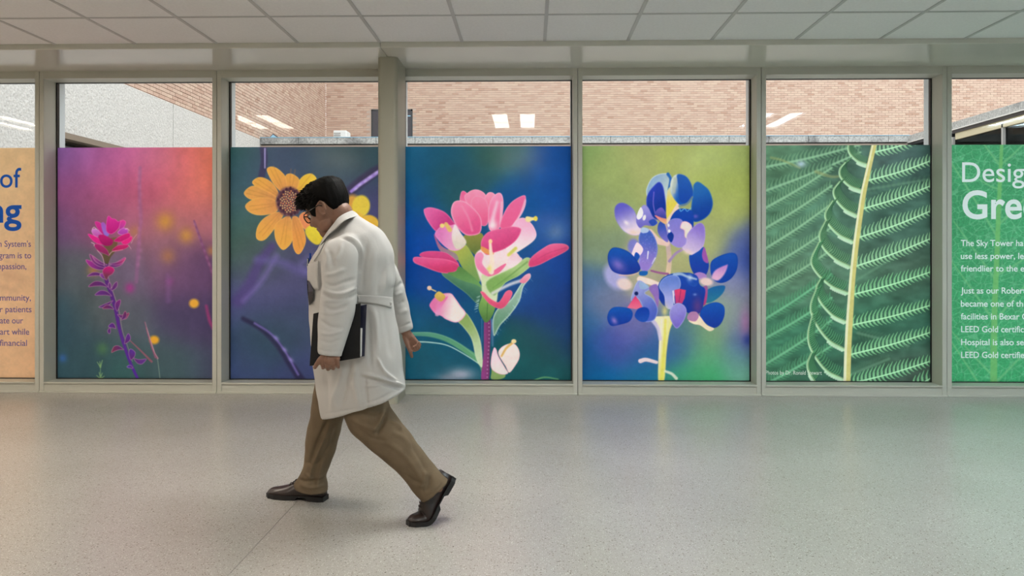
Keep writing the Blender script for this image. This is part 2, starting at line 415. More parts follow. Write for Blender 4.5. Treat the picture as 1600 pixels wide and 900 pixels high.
# left wing: brick above pebbled concrete
lw = thing('brick_wing', 'left brick wing running back from the windows above a pebbled concrete band', 'building')
MB().box((XL-.4, 1.0, 3.3), (XL-.012, YF-.06, 11)).build('wall_body', M['mortar'], lw)
st = MB(); cells = []
for r in range(course(3.75), course(6.75)):
    for c in range(int(3.5/BL), int(YF/BL)+1):
        a = (c-.5*(r % 2))*BL; b = min(a+BL, YF)
        if b-a < .04: continue
        if r*BH > 1.2+ (a+6.45)*.24 or a < 3.2: continue
        cells.append((a, b, r*BH))
cells.sort(key=lambda c: abs(c[0]-7.0)+abs(c[2]-4.0)*1.2)
me = MB().box((0, -BL/2+.005, .005), (.04, BL/2-.005, BH-.005)).mesh('brick'); me.materials.append(by_m)
cnt = 0
for a, b, z in cells:
    if cnt < 280 and b-a > BL-.01:
        link('brick', me, parent=lw, loc=(XL-.03+.006*random.random(), (a+b)/2, z)); cnt += 1
    else: st.box((XL-.05, a+.005, z+.005), (XL+.008*random.random()+.002, b-.005, z+BH-.005))
tag(st.build('bricks', by_m, lw), kind='stuff')
cb = thing('concrete_wall', 'pale pebbled concrete wall band with dark louvred opening, seen through the left windows', 'wall')
ys = [-2+.6, 3.55, 9.35, YP+.5]; XC = XL+.07
op0, op1, opz = 3.80, 10.2, 2.755
for a, b in ((.6, 3.78), (3.80, 7.10), (7.12, 9.02), (9.04, YP+.35)):
    MB().box((XC-.3, a, opz if a >= op0-.05 else -.2), (XC, b-.0, 3.76)).build('concrete_panel', M['concrete_out'], cb, bevel=.008)
MB().box((XC-.5, .6, -.2), (XC-.32, YP+.3, 3.7)).build('wall_body', M['mortar'], cb)
MB().box((XC-.3, op0, opz-.06), (XC+.03, YP, opz+.02)).build('lintel', M['brown_trim'], cb)
MB().box((XC-.3, op0, -.2), (XC, YP, 1.9)).build('concrete_panel', M['concrete_out'], cb)  # unseen infill below the opening, added to bounce light and brighten the soffit
MB().box((XC-.3, op0, 1.9), (XC-.26, YP, opz-.06)).build('dark_glazing', M['dark_glass'], cb)
for i in range(8): MB().box((XC-.2, op0, opz-.16-.07*i), (XC-.05, YP, opz-.145-.07*i)).build('louvre', M['dark_metal'], cb)
# parapet
pw = thing('parapet_wall', 'low brick parapet with weathered grey stone coping across the courtyard', 'wall')
MB().box((XC, YP+.01, -.2), (XR, YP+.3, 3.62)).build('wall_body', M['mortar'], pw)
bricks_x(pw, XC, XR, 3.2, 3.61, YP, 300, order=lambda c: -c[2])
cop = bpy.data.materials.new('stone_coping'); cop.use_nodes = True
nt = cop.node_tree; pb = nt.nodes['Principled BSDF']; pb.inputs['Roughness'].default_value = .9
tc = nt.nodes.new('ShaderNodeTexCoord'); n1 = nt.nodes.new('ShaderNodeTexNoise'); n1.inputs['Scale'].default_value = 1.1; n1.inputs['Detail'].default_value = 6
n2 = nt.nodes.new('ShaderNodeTexNoise'); n2.inputs['Scale'].default_value = 26; ge = nt.nodes.new('ShaderNodeNewGeometry')
nt.links.new(ge.outputs['Position'], n1.inputs['Vector']); nt.links.new(ge.outputs['Position'], n2.inputs['Vector'])
r1 = nt.nodes.new('ShaderNodeValToRGB'); r1.color_ramp.elements[0].position = .30; r1.color_ramp.elements[0].color = (.10, .10, .105, 1); r1.color_ramp.elements[1].position = .42; r1.color_ramp.elements[1].color = (.50, .50, .48, 1)
r2 = nt.nodes.new('ShaderNodeValToRGB'); r2.color_ramp.elements[0].position = .3; r2.color_ramp.elements[0].color = (.6, .6, .6, 1); r2.color_ramp.elements[1].position = .7; r2.color_ramp.elements[1].color = (1.15, 1.15, 1.15, 1)
mx = nt.nodes.new('ShaderNodeMix'); mx.data_type = 'RGBA'; mx.blend_type = 'MULTIPLY'; mx.inputs[0].default_value = 1
nt.links.new(n1.outputs[0], r1.inputs[0]); nt.links.new(n2.outputs[0], r2.inputs[0]); nt.links.new(r1.outputs[0], mx.inputs[6]); nt.links.new(r2.outputs[0], mx.inputs[7]); nt.links.new(mx.outputs[2], pb.inputs['Base Color'])
x = XC; i = 0
while x < XR-.05:
    x2 = min(x+.90, XR)
    MB().box((x+.004, YP-.06, 3.645), (x2-.004, YP+.36, 3.79)).build('coping_stone', cop, pw, bevel=.006); x = x2
MB().box((XC, YP-.02, 3.633), (XR, YP+.32, 3.645)).build('mortar_bed', M['dark_metal'], pw)
MB().box((XC, YP-.07, 3.79), (XR, YP+.37, 3.803)).build('flashing', M['skylight'], pw)
tag(MB().box((XL, YP+.3, 3.4), (22, YF, 3.55)).build('flat_roof', M['roof'], None), kind='structure')
# skylight and rooftop unit
sk = thing('skylight', 'small blue pyramid skylight on the roof beside the concrete wall', 'skylight', (XL+.06, YP+.65, 3.55))
MB().box((.02, -.2, 0), (.36, .2, .24)).build('curb', M['white_paint'], sk)
cs = ((0, -.22), (.38, -.22), (.38, .22), (0, .22)); mb = MB(); mb.add([(x, y, .24) for x, y in cs]+[(.08, 0, .43)], [(0, 1, 4), (1, 2, 4), (2, 3, 4), (3, 0, 4), (3, 2, 1, 0)]); mb.build('dome', M['skylight'], sk)
for c in cs: MB().tube([(c[0], c[1], .24), (.08, 0, .43)], .010, 6).build('glazing_bar', M['dark_metal'], sk)
ac = P(534, 213, 20.0); au = thing('rooftop_unit', 'small white rooftop vent unit with a grey grille behind the coping', 'vent', (ac.x, ac.y, 3.55))
MB().box((-.17, -.2, 0), (.17, .25, P(534, 205.5, 20).z-3.55)).build('housing', M['white_paint'], au, bevel=.02)
for i in range(4): MB().box((-.15, -.215, .42+.055*i), (.02, -.2, .45+.055*i)).build('grille_slat', M['roof'], au)
# right glazed wing
rw = thing('glazed_wing', 'dark glazed wing with grey coping at the right side of the courtyard', 'building')
y = .6
while y < YP+.3:
    y2 = min(y+.9, YP+.3)
    MB().box((XR-.03, y+.004, 3.645), (XR+.4, y2-.004, 3.79)).build('coping_stone', cop, rw, bevel=.006); y = y2
MB().box((XR-.05, .6, 3.622), (XR+.4, YP+.3, 3.642)).build('flashing', M['white_metal'], rw)
MB().box((XR-.02, .6, 3.56), (XR+.4, YP+.2, 3.62)).build('fascia', M['dark_metal'], rw)
MB().box((XR+.05, .6, -.2), (XR+.06, YP+.2, 3.5)).build('glazing', M['tinted'], rw)
for yy in (1.2, 2.9, 4.6, 6.3, 8.0, 9.7): MB().box((XR+.0, yy, -.2), (XR+.05, yy+.05, 3.5)).build('mullion', M['roof'], rw)
MB().box((XR+.0, .6, 3.43), (XR+.3, 9.6, 3.56)).build('soffit_beam', M['cream'], rw)
MB().box((XR+.3, .6, 3.30), (XR+.6, 8.2, 3.44)).build('bulkhead', M['cream'], rw)
MB().box((XR+2.5, .6, -.2), (XR+2.6, YP+.2, 3.5)).build('inner_wall', M['dark_metal'], rw)
MB().box((XR, .6, 3.62), (XR+4, YP+.2, 3.7)).build('roof', M['roof'], rw)
MB().box((XR, YP-.02, -.2), (XR+4, YP+.2, 3.6)).build('end_wall', M['dark_metal'], rw)
MB().box((XR+2.3, 5.2, 2.5), (XR+2.4, 6.4, 3.15)).build('red_panel', M['red'], rw)

# ------------------------------------------------------------------ window posters (flat prints on the glass)
class Canvas:
    def __init__(s, x0, y0, x1, y1, S=2.4):
        s.S = S
        s.x0, s.y0, s.x1, s.y1 = x0, y0, x1, y1
        s.W = int((x1-x0)*s.S); s.H = int((y1-y0)*s.S)
        s.X, s.Y = np.meshgrid(x0+(np.arange(s.W)+.5)/s.S, y0+(np.arange(s.H)+.5)/s.S)
        s.A = np.zeros((s.H, s.W, 3))
    def bg(s, pts, sig=38):
        w = np.zeros((s.H, s.W)); a = np.zeros((s.H, s.W, 3))
        for x, y, c in pts:
            g = np.exp(-((s.X-x)**2+(s.Y-y)**2)/(2*sig*sig))+1e-9/(1+((s.X-x)**2+(s.Y-y)**2)); w += g; a += g[..., None]*np.array(c)/255.
        s.A = a/w[..., None]
    def noise(s, cell, amp, seed=0, sx=1, sy=1):
        r = np.random.default_rng(seed); h, w = int(s.H/cell/sy)+3, int(s.W/cell/sx)+3; g = r.random((h, w))-.5
        yy = np.arange(s.H)/cell/sy; xx = np.arange(s.W)/cell/sx; yi = yy.astype(int); xi = xx.astype(int); fy = yy-yi; fx = xx-xi
        fy = fy*fy*(3-2*fy); fx = fx*fx*(3-2*fx)
        v = (g[yi][:, xi]*(1-fx)+g[yi][:, xi+1]*fx)*(1-fy)[:, None]+(g[yi+1][:, xi]*(1-fx)+g[yi+1][:, xi+1]*fx)*fy[:, None]
        s.A = np.clip(s.A*(1+amp*v[..., None]), 0, 1)
    def win(s, xa, ya, xb, yb):
        i0 = max(0, int((xa-s.x0)*s.S)); i1 = min(s.W, int((xb-s.x0)*s.S)+1); j0 = max(0, int((ya-s.y0)*s.S)); j1 = min(s.H, int((yb-s.y0)*s.S)+1)
        return (slice(j0, j1), slice(i0, i1)) if i1 > i0 and j1 > j0 else None
    def mixin(s, w, m, c):
        s.A[w] = s.A[w]*(1-m[..., None])+c*m[..., None]
    def blob(s, x, y, rx, ry, c, a=1, ang=0, hard=0):
        R = max(rx, ry)*3; w = s.win(x-R, y-R, x+R, y+R)
        if w is None: return
        q = math.radians(ang); dx = s.X[w]-x; dy = s.Y[w]-y; u = dx*math.cos(q)+dy*math.sin(q); v = -dx*math.sin(q)+dy*math.cos(q)
        r = np.sqrt((u/rx)**2+(v/ry)**2); m = a*(np.clip((1-r)/max(.04, 1-hard)+.5, 0, 1) if hard else np.exp(-r**2))
        s.mixin(w, m, np.array(c)/255.)
    def poly(s, pts, c0, c1=None, g=None, soft=.5, rim=None, rw=2, ra=.7, smooth=True, a=1):
        pts = np.array(pts, float)
        if smooth:
            n = len(pts); Q = np.vstack([pts[-1:], pts, pts[:2]]); out = []
            for i in range(1, n+1):
                for k in range(5):
                    t = k/5; out.append(.5*((2*Q[i])+(-Q[i-1]+Q[i+1])*t+(2*Q[i-1]-5*Q[i]+4*Q[i+1]-Q[i+2])*t*t+(-Q[i-1]+3*Q[i]-3*Q[i+1]+Q[i+2])*t**3))
            pts = np.array(out)
        mn = pts.min(0)-soft*2-1; mx = pts.max(0)+soft*2+1; w = s.win(*mn, *mx)
        if w is None: return
        X, Y = s.X[w], s.Y[w]; ins = np.zeros(X.shape, bool); D = np.full(X.shape, 1e9)
        for i in range(len(pts)):
            ax, ay = pts[i]; bx, by = pts[(i+1) % len(pts)]; dx, dy = bx-ax, by-ay
            t = np.clip(((X-ax)*dx+(Y-ay)*dy)/(dx*dx+dy*dy+1e-9), 0, 1); D = np.minimum(D, np.hypot(X-ax-t*dx, Y-ay-t*dy))
            if dy != 0:
                c = ((ay > Y) != (by > Y)) & (X < dx*(Y-ay)/dy+ax); ins ^= c
        sd = np.where(ins, D, -D); m = np.clip(sd/(soft*2)+.5, 0, 1)*a
        col = np.zeros(X.shape+(3,))+np.array(c0)/255.
        if c1 is not None:
            (gx0, gy0), (gx1, gy1) = g if g else ((mn[0], mn[1]), (mn[0], mx[1])); dx, dy = gx1-gx0, gy1-gy0
            t = np.clip(((X-gx0)*dx+(Y-gy0)*dy)/(dx*dx+dy*dy), 0, 1)[..., None]; t = t*t*(3-2*t); col = col*(1-t)+np.array(c1)/255.*t
        if rim is not None:
            e = (np.exp(-(sd/rw)**2)*ra*(sd > -9))[..., None]; col = col*(1-e)+np.array(rim)/255.*e
        s.mixin(w, m, col)
    def stroke(s, pts, w0, w1, c, soft=.5, a=1, c1=None, smooth=True):
        p = cr(pts, 6) if (smooth and len(pts) > 2) else np.array(pts, float); R = max(w0, w1)/2+soft*2+1
        w = s.win(p[:, 0].min()-R, p[:, 1].min()-R, p[:, 0].max()+R, p[:, 1].max()+R)
        if w is None: return
        d, t = seg_dist(s.X[w], s.Y[w], p); h = (w0*(1-t)+w1*t)/2; m = np.clip((h-d)/(2*soft)+.5, 0, 1)*a
        col = np.array(c)/255. if c1 is None else (np.array(c)/255.)*(1-t[..., None])+(np.array(c1)/255.)*t[..., None]
        s.mixin(w, m, col)
    def petal(s, b, t, w, c0, c1=None, rim=None, bend=0, soft=.5, rw=1.2, ra=.7, a=1):
        b = np.array(b, float); t = np.array(t, float); d = t-b; n = np.array([-d[1], d[0]])/np.hypot(*d); f = lambda u, v: b+d*u+n*(v*w+bend*4*u*(1-u))
        s.poly([f(0, -.12), f(.3, -.42), (f(.65, -.5)), f(.92, -.25), f(1, 0), f(.92, .25), f(.65, .5), f(.3, .42), f(0, .12)], c0, c1, (tuple(b), tuple(t)), soft, rim, rw, ra, True, a)
    def finish(s):
        for _ in range(2 if s.S < 3 else 1):
            for ax in (0, 1): s.A = np.concatenate([s.A[:1], .25*s.A[:-2]+.5*s.A[1:-1]+.25*s.A[2:], s.A[-1:]], 0) if ax == 0 else np.concatenate([s.A[:, :1], .25*s.A[:, :-2]+.5*s.A[:, 1:-1]+.25*s.A[:, 2:], s.A[:, -1:]], 1)
        s.noise(s.S*7, .035, 91); s.noise(s.S*2.6, .03, 92)
    def image(s, name):
        im = bpy.data.images.new(name, s.W, s.H); A = np.ones((s.H, s.W, 4), np.float32); A[..., :3] = np.clip(s.A[::-1], 0, 1)
        im.pixels.foreach_set(A.ravel()); im.update(); im.pack(); return im

ZT = 2.077
def prect(k):
    a, b = glass_rects[k]; yb = .175
    x0, yt = proj((a, yb, ZT)); x1, yt2 = proj((b, yb, ZT)); _, y1 = proj((a, yb, ZB+.008)); _, y2 = proj((b, yb, ZB+.008))
    return x0, (yt+yt2)/2, x1, (y1+y2)/2

def art_orange(c):
    c.bg([(-190, 300, (214, 176, 134)), (0, 240, (208, 176, 132)), (55, 300, (212, 178, 136)), (20, 430, (212, 172, 135)), (0, 560, (216, 174, 136)), (50, 590, (214, 170, 128)), (-100, 590, (214, 172, 130))], 90)
    c.blob(18, 432, 22, 8, (190, 145, 115), .45, 20); c.blob(10, 450, 25, 6, (192, 148, 118), .4, 15); c.blob(20, 412, 20, 4, (195, 150, 118), .35, 20)
    c.blob(30, 345, 14, 26, (200, 160, 122), .3); c.blob(-60, 400, 50, 40, (196, 150, 120), .4); c.noise(60, .04, 1)

def art_prairie(c):
    c.bg([(95, 235, (128, 92, 160)), (140, 238, (165, 98, 160)), (180, 245, (182, 96, 150)), (225, 238, (195, 102, 150)), (260, 255, (206, 104, 128)), (300, 240, (212, 112, 110)), (335, 240, (216, 122, 92)), (330, 290, (216, 122, 98)), (290, 300, (205, 112, 112)), (230, 300, (190, 92, 120)), (170, 290, (175, 84, 125)), (120, 300, (150, 78, 120)), (100, 350, (112, 78, 118)), (110, 270, (140, 84, 138)), (150, 340, (148, 88, 120)), (200, 340, (160, 96, 122)), (260, 350, (162, 105, 110)), (330, 340, (178, 110, 122)), (110, 420, (88, 92, 98)), (200, 430, (110, 95, 118)), (260, 400, (138, 98, 118)), (280, 430, (110, 78, 115)), (330, 420, (105, 74, 112)), (110, 500, (58, 84, 96)), (150, 480, (85, 90, 90)), (200, 500, (88, 92, 102)), (280, 500, (78, 68, 98)), (330, 500, (76, 64, 98)), (110, 585, (56, 84, 92)), (150, 560, (55, 80, 88)), (190, 580, (55, 92, 88)), (250, 560, (70, 90, 95)), (290, 585, (68, 92, 95)), (330, 580, (76, 76, 104))], 26)
    c.noise(70, .10, 2, .8, 2); c.noise(30, .05, 3, .8, 2)
    for x, y, r, cc, a in ((258, 346, 13, (200, 145, 66), .85), (291, 368, 11, (196, 142, 70), .85), (262, 400, 11, (172, 118, 80), .7), (330, 392, 7, (190, 130, 78), .7), (146, 422, 9, (180, 125, 70), .7), (210, 362, 9, (190, 130, 85), .6), (203, 450, 7, (180, 50, 140), .7), (265, 440, 6, (150, 72, 140), .5), (160, 545, 9, (80, 120, 78), .7), (98, 560, 6, (60, 100, 165), .8)):
        c.blob(x, y, r, r*1.05, cc, a)
    c.blob(303, 474, 7.5, 7, (228, 168, 62), 1, 0, .4); c.blob(241, 531, 7.5, 6.5, (220, 160, 52), 1, 0, .4)
    c.stroke([(219, 262), (218, 300), (220, 340), (217, 380), (213, 440)], 5, 6, (150, 96, 140), 1.5, .55)
    for y in range(270, 420, 11): c.blob(218+math.sin(y)*2, y, 3, 4, (188, 120, 165), .35)
    c.stroke([(303, 345), (311, 368), (320, 395), (331, 425), (337, 445)], 2.5, 6, (118, 70, 110), .9, .8)
    for i in range(9): c.blob(304+i*3.8, 350+i*10.5, 2.2, 4, (165, 110, 150), .55, -20)
    c.stroke([(322, 478), (327, 500), (333, 512)], 4, 6, (180, 60, 120), 2, .7); c.stroke([(262, 430), (263, 470)], 6, 8, (140, 95, 150), 3, .35)
    for p in (((226, 503), (234, 530), (243, 558)), ((228, 512), (238, 545), (246, 560))): c.stroke(p, 1.2, 3.4, (140, 84, 110), .5, .85); c.stroke([(x+1, y) for x, y in p], .6, 1.2, (205, 160, 165), .4, .7)
    c.stroke([(203, 532), (220, 548), (237, 565)], 1.5, 3.5, (150, 90, 105), .5, .9); c.stroke([(246, 560), (248, 575), (250, 592)], 1, 1.2, (140, 160, 145), .5, .8)
    for b, t in (((157, 574), (152, 566)), ((157, 574), (160, 563)), ((157, 574), (156, 565)), ((157, 592), (151, 587)), ((157, 592), (163, 588)), ((157, 590), (155, 582)), ((157, 590), (160, 583))): c.stroke([b, t], 2, 1, (130, 165, 110), .5, .9, smooth=False)
    c.stroke([(157, 592), (157, 572)], 1.4, 1.2, (120, 155, 110), .4, .8, smooth=False)
    ST = (92, 44, 112); PK = (230, 176, 190)
    c.stroke([(168, 400), (166, 425), (167, 440), (174, 460), (181, 485), (187, 515), (195, 542), (203, 565), (212, 585), (218, 597)], 7, 4, ST, .6, 1, (84, 44, 150)); c.stroke([(171, 405), (169, 425), (171, 440), (178, 460), (186, 485), (191, 515), (199, 540), (207, 565)], .8, .6, PK, .4, .6)
    # leaflets down the stem: base, tip, width, bend
    for b, t, w, bd, cc in (((166, 420), (134, 406), 7, -3, (165, 50, 145)), ((165, 418), (140, 397), 6, -3, (130, 60, 120)), ((167, 414), (144, 399), 4, -3, (160, 80, 140)), ((170, 416), (196, 402), 6, 4, (150, 45, 125)), ((171, 412), (197, 403), 4, 4, (190, 60, 120)), ((163, 432), (136, 432), 4.5, 4, (110, 50, 120)), ((166, 436), (156, 428), 6, 1, (150, 70, 160)), ((168, 448), (138, 448), 6, 5, (105, 45, 105)), ((174, 454), (183, 440), 5, 1, (110, 55, 120)), ((172, 452), (171, 441), 4, 0, (120, 70, 130)), ((174, 462), (148, 461), 6, 4, (105, 50, 130)), ((176, 470), (154, 480), 4, -2, (95, 50, 120)), ((178, 483), (160, 482), 5, 3, (110, 45, 90)), ((184, 492), (202, 489), 6, 5, (130, 50, 85)), ((183, 486), (188, 468), 6, -2, (120, 45, 120)), ((181, 513), (169, 510), 6, 3, (90, 45, 140)), ((172, 512), (171, 522), 4, 1, (90, 45, 120)), ((195, 537), (201, 521), 6, 2, (95, 45, 140)), ((193, 546), (174, 551), 6, 5, (120, 50, 80)), ((205, 562), (204, 545), 8, 2, (90, 50, 150)), ((209, 560), (229, 561), 6, 5, (95, 50, 140)), ((208, 575), (198, 573), 4, 1, (85, 60, 170)), ((190, 500), (196, 486), 5, 2, (110, 45, 90))):
        c.petal(b, t, w*1.35, ST, cc, PK, bd, .45, .8, .6)
    c.poly([(160, 425), (164, 418), (172, 416), (179, 421), (176, 428), (170, 432), (166, 438)], (185, 35, 115), (105, 60, 75), ((170, 418), (168, 436)), .5, PK, .8, .5)
    c.poly([(160, 395), (168, 375), (184, 372), (180, 392), (173, 402), (169, 412), (164, 410)], (120, 90, 70), (90, 80, 60))
    c.poly([(147, 383), (152, 381), (160, 384), (168, 391), (171, 400), (166, 398), (153, 392)], (176, 40, 115), (130, 45, 90), None, .5, PK, .7, .4)
    c.poly([(137, 366), (145, 367), (156, 373), (164, 382), (157, 382), (147, 378)], (222, 40, 140), (205, 40, 130), None, .5, (240, 150, 190), .7, .5)
    c.poly([(143, 360), (148, 357), (155, 360), (160, 367), (151, 370), (145, 366)], (200, 130, 205), (190, 80, 170), None, .5, (240, 190, 220), .8, .6)
    c.poly([(148, 347), (153, 346), (160, 351), (166, 362), (165, 369), (158, 364), (151, 355)], (205, 50, 145), (185, 40, 130), None, .5, (240, 140, 190), .7, .5)
    c.poly([(158, 349), (163, 348), (169, 358), (170, 368), (164, 368), (160, 360)], (165, 90, 190), (140, 110, 205))
    c.poly([(166, 360), (167, 342), (170, 337), (175, 341), (180, 342), (185, 346), (189, 344), (187, 354), (181, 362), (173, 366)], (208, 48, 150), (188, 32, 125), ((175, 338), (176, 366)), .5, (245, 140, 195), .8, .55)
    c.poly([(186, 356), (189, 345), (194, 344), (197, 348), (194, 355), (189, 360)], (214, 60, 150), (180, 60, 160), None, .5, (245, 150, 195), .8, .5)
    c.poly([(184, 362), (192, 356), (199, 358), (200, 364), (192, 367), (186, 366)], (190, 90, 190), (175, 60, 170), None, .5, (240, 190, 230), .8, .6)
    c.poly([(154, 368), (162, 367), (172, 372), (177, 376), (174, 383), (164, 384), (157, 378)], (190, 30, 115), (150, 30, 95))
    c.poly([(178, 376), (187, 369), (200, 364), (204, 367), (201, 373), (190, 378), (182, 378)], (205, 36, 122), (190, 30, 112), None, .5, (240, 160, 180), .7, .5)
    c.poly([(190, 378), (199, 373), (206, 369), (206, 375), (200, 381), (193, 382)], (222, 40, 130), None, None, .5, (240, 160, 190), .6, .5)
    c.poly([(175, 391), (183, 384), (194, 382), (201, 383), (199, 387), (190, 391), (180, 393)], (205, 35, 115), (165, 40, 90), None, .5, (240, 170, 190), .7, .4)
    c.stroke([(171, 398), (176, 393), (192, 390)], 1, .8, PK, .4, .8); c.stroke([(152, 391), (160, 401), (163, 413)], 1, .8, PK, .4, .8); c.stroke([(205, 380), (209, 372), (214, 366)], .8, .5, PK, .4, .7); c.stroke([(201, 383), (205, 389)], .8, .6, PK, .4, .8)
    c.stroke([(144, 358), (147, 355), (151, 358)], 1, .8, (240, 220, 225), .4, .8); c.stroke([(196, 358), (199, 357), (202, 360)], 1, .8, (240, 220, 225), .4, .8); c.stroke([(143, 379), (147, 381), (147, 384)], 1.2, 1, (230, 200, 205), .4, .8)

def art_daisy(c):
    c.bg([(370, 240, (44, 84, 80)), (420, 262, (74, 84, 112)), (470, 240, (62, 80, 104)), (520, 240, (54, 82, 86)), (590, 240, (50, 76, 86)), (375, 290, (62, 92, 108)), (375, 340, (68, 100, 96)), (375, 400, (72, 96, 84)), (410, 420, (78, 84, 100)), (480, 430, (78, 78, 112)), (375, 465, (90, 88, 140)), (430, 470, (90, 82, 135)), (480, 500, (64, 76, 104)), (430, 510, (48, 74, 84)), (380, 560, (64, 76, 118)), (400, 530, (46, 72, 84)), (470, 585, (62, 70, 112)), (590, 330, (75, 75, 120)), (570, 420, (55, 80, 85)), (590, 500, (60, 80, 90)), (560, 590, (60, 75, 100)), (520, 300, (66, 82, 104))], 30)
    c.noise(60, .08, 5)
    c.stroke([(411, 228), (413, 250), (409, 275), (406, 300)], 11, 10, (62, 56, 90), 1.5, .8); c.stroke([(414, 232), (414, 262)], 2.5, 2, (180, 170, 225), .8, .8, smooth=False)
    c.stroke([(598, 262), (575, 276), (555, 292), (540, 306), (520, 330)], 16, 18, (58, 50, 82), 2.5, .8); c.stroke([(594, 267), (576, 279), (560, 290), (549, 299)], 6, 5, (160, 130, 215), 1.2, .9)
    for i, (x, y) in enumerate(((588, 270), (578, 277), (571, 283), (562, 289), (556, 295))): c.blob(x, y, 4, 2, (205, 190, 240), .8, -35)
    c.stroke([(425, 385), (405, 412), (390, 445), (372, 470)], 14, 20, (84, 70, 125), 5, .8); c.stroke([(432, 400), (408, 440), (380, 470)], 8, 6, (130, 110, 185), 4, .55); c.stroke([(402, 405), (440, 410), (475, 425), (492, 415)], 10, 12, (105, 95, 160), 5, .6)
    c.stroke([(478, 424), (470, 412), (492, 400), (520, 402)], 8, 5, (120, 112, 170), 4, .4)
    c.stroke([(380, 498), (410, 515), (435, 540), (455, 570), (474, 598)], 7, 13, (44, 42, 72), 2.2, .85); c.stroke([(398, 505), (424, 522), (445, 548), (466, 585)], 3, 3, (130, 112, 190), 1.6, .75)
    for x, y in ((432, 528), (445, 546), (455, 562)): c.blob(x, y, 5, 3, (165, 150, 220), .55, 45)
    G = (228, 168, 78); G2 = (205, 140, 88); RM = (236, 186, 100)
    def pt(p, c0=G, c1=G2, lines=2):
        c.poly(p, c0, c1, (p[len(p)//2-1], (450, 316)), .45, (246, 196, 104), 1.0, .5)
        q = np.array(p, float); tip = q[[len(q)//2, len(q)//2-1]].mean(0); cen = np.array([452., 316.]); ctr = q.mean(0)
        d = ctr-cen; d /= np.hypot(*d); n = np.array([-d[1], d[0]])
        for s_ in (-3.2, 2.2)[:lines]: c.stroke([cen+d*24+n*s_*.5, ctr+n*s_, ctr+d*18+n*s_*1.2], .8, 1.2, (186, 122, 62), .9, .45)
    pt([(467, 340), (475, 331), (484, 337), (489, 352), (484, 362), (474, 356)], (220, 140, 95), (200, 120, 90), 0)
    c.poly([(477, 360), (483, 353), (495, 350), (506, 356), (508, 370), (498, 382), (488, 379), (480, 370)], (224, 206, 66), (212, 190, 60), None, .9)
    pt([(463, 296), (466, 284), (475, 274), (486, 271), (494, 277), (494, 286), (484, 300), (468, 304)], (226, 188, 66), (222, 160, 70), 1)
    pt([(446, 276), (452, 271), (460, 273), (468, 281), (463, 296), (449, 298)], (218, 158, 76))
    pt([(440, 300), (428, 288), (420, 274), (417, 264), (423, 260), (432, 262), (441, 269), (447, 278), (449, 298)])
    pt([(432, 308), (416, 303), (400, 292), (394, 284), (403, 277), (414, 278), (426, 286), (435, 300)])
    pt([(430, 314), (405, 312), (390, 311), (381, 302), (388, 293), (398, 290), (412, 296), (430, 306)], (220, 160, 84))
    pt([(434, 329), (420, 335), (402, 336), (389, 331), (383, 322), (390, 314), (402, 309), (420, 309), (432, 315)], (226, 164, 84))
    pt([(443, 336), (430, 356), (416, 373), (406, 376), (400, 370), (402, 355), (411, 342), (426, 333), (438, 331)])
    pt([(447, 338), (431, 350), (429, 366), (433, 380), (441, 390), (449, 387), (457, 375), (457, 352), (454, 339)])
    pt([(456, 342), (457, 378), (460, 391), (465, 397), (471, 394), (478, 378), (476, 362), (470, 347), (464, 338)], (226, 154, 74))
    c.blob(452, 315, 20.5, 23, (112, 74, 84), 1, 0, .8)
    rr = np.random.default_rng(4)
    for i in range(95):
        r = math.sqrt((i+.5)/95)*.97; q = i*2.39996; x, y = 453+r*19.5*math.cos(q), 315+r*22*math.sin(q)
        if r > .80: c.blob(x, y, 2.0, 2.7, (66, 40, 56) if i % 2 else (88, 56, 66), .95, 0, .5)
        else: (c.blob(x, y, 1.9, 1.9, (84, 52, 62), .7, 0, .3), c.blob(x, y-.2, 1.15, 1.2, (212, 178, 120) if i % 3 else (226, 150, 92), 1, 0, .5))
    c.blob(548, 322, 13, 18, (218, 160, 70), .95, 20, .6)
    c.blob(564, 322, 14, 17, (222, 196, 74), 1, 8, .8); c.blob(577, 348, 15, 12, (226, 182, 70), 1, 15, .8); c.blob(556, 345, 14, 14, (220, 180, 72), 1, 0, .7)

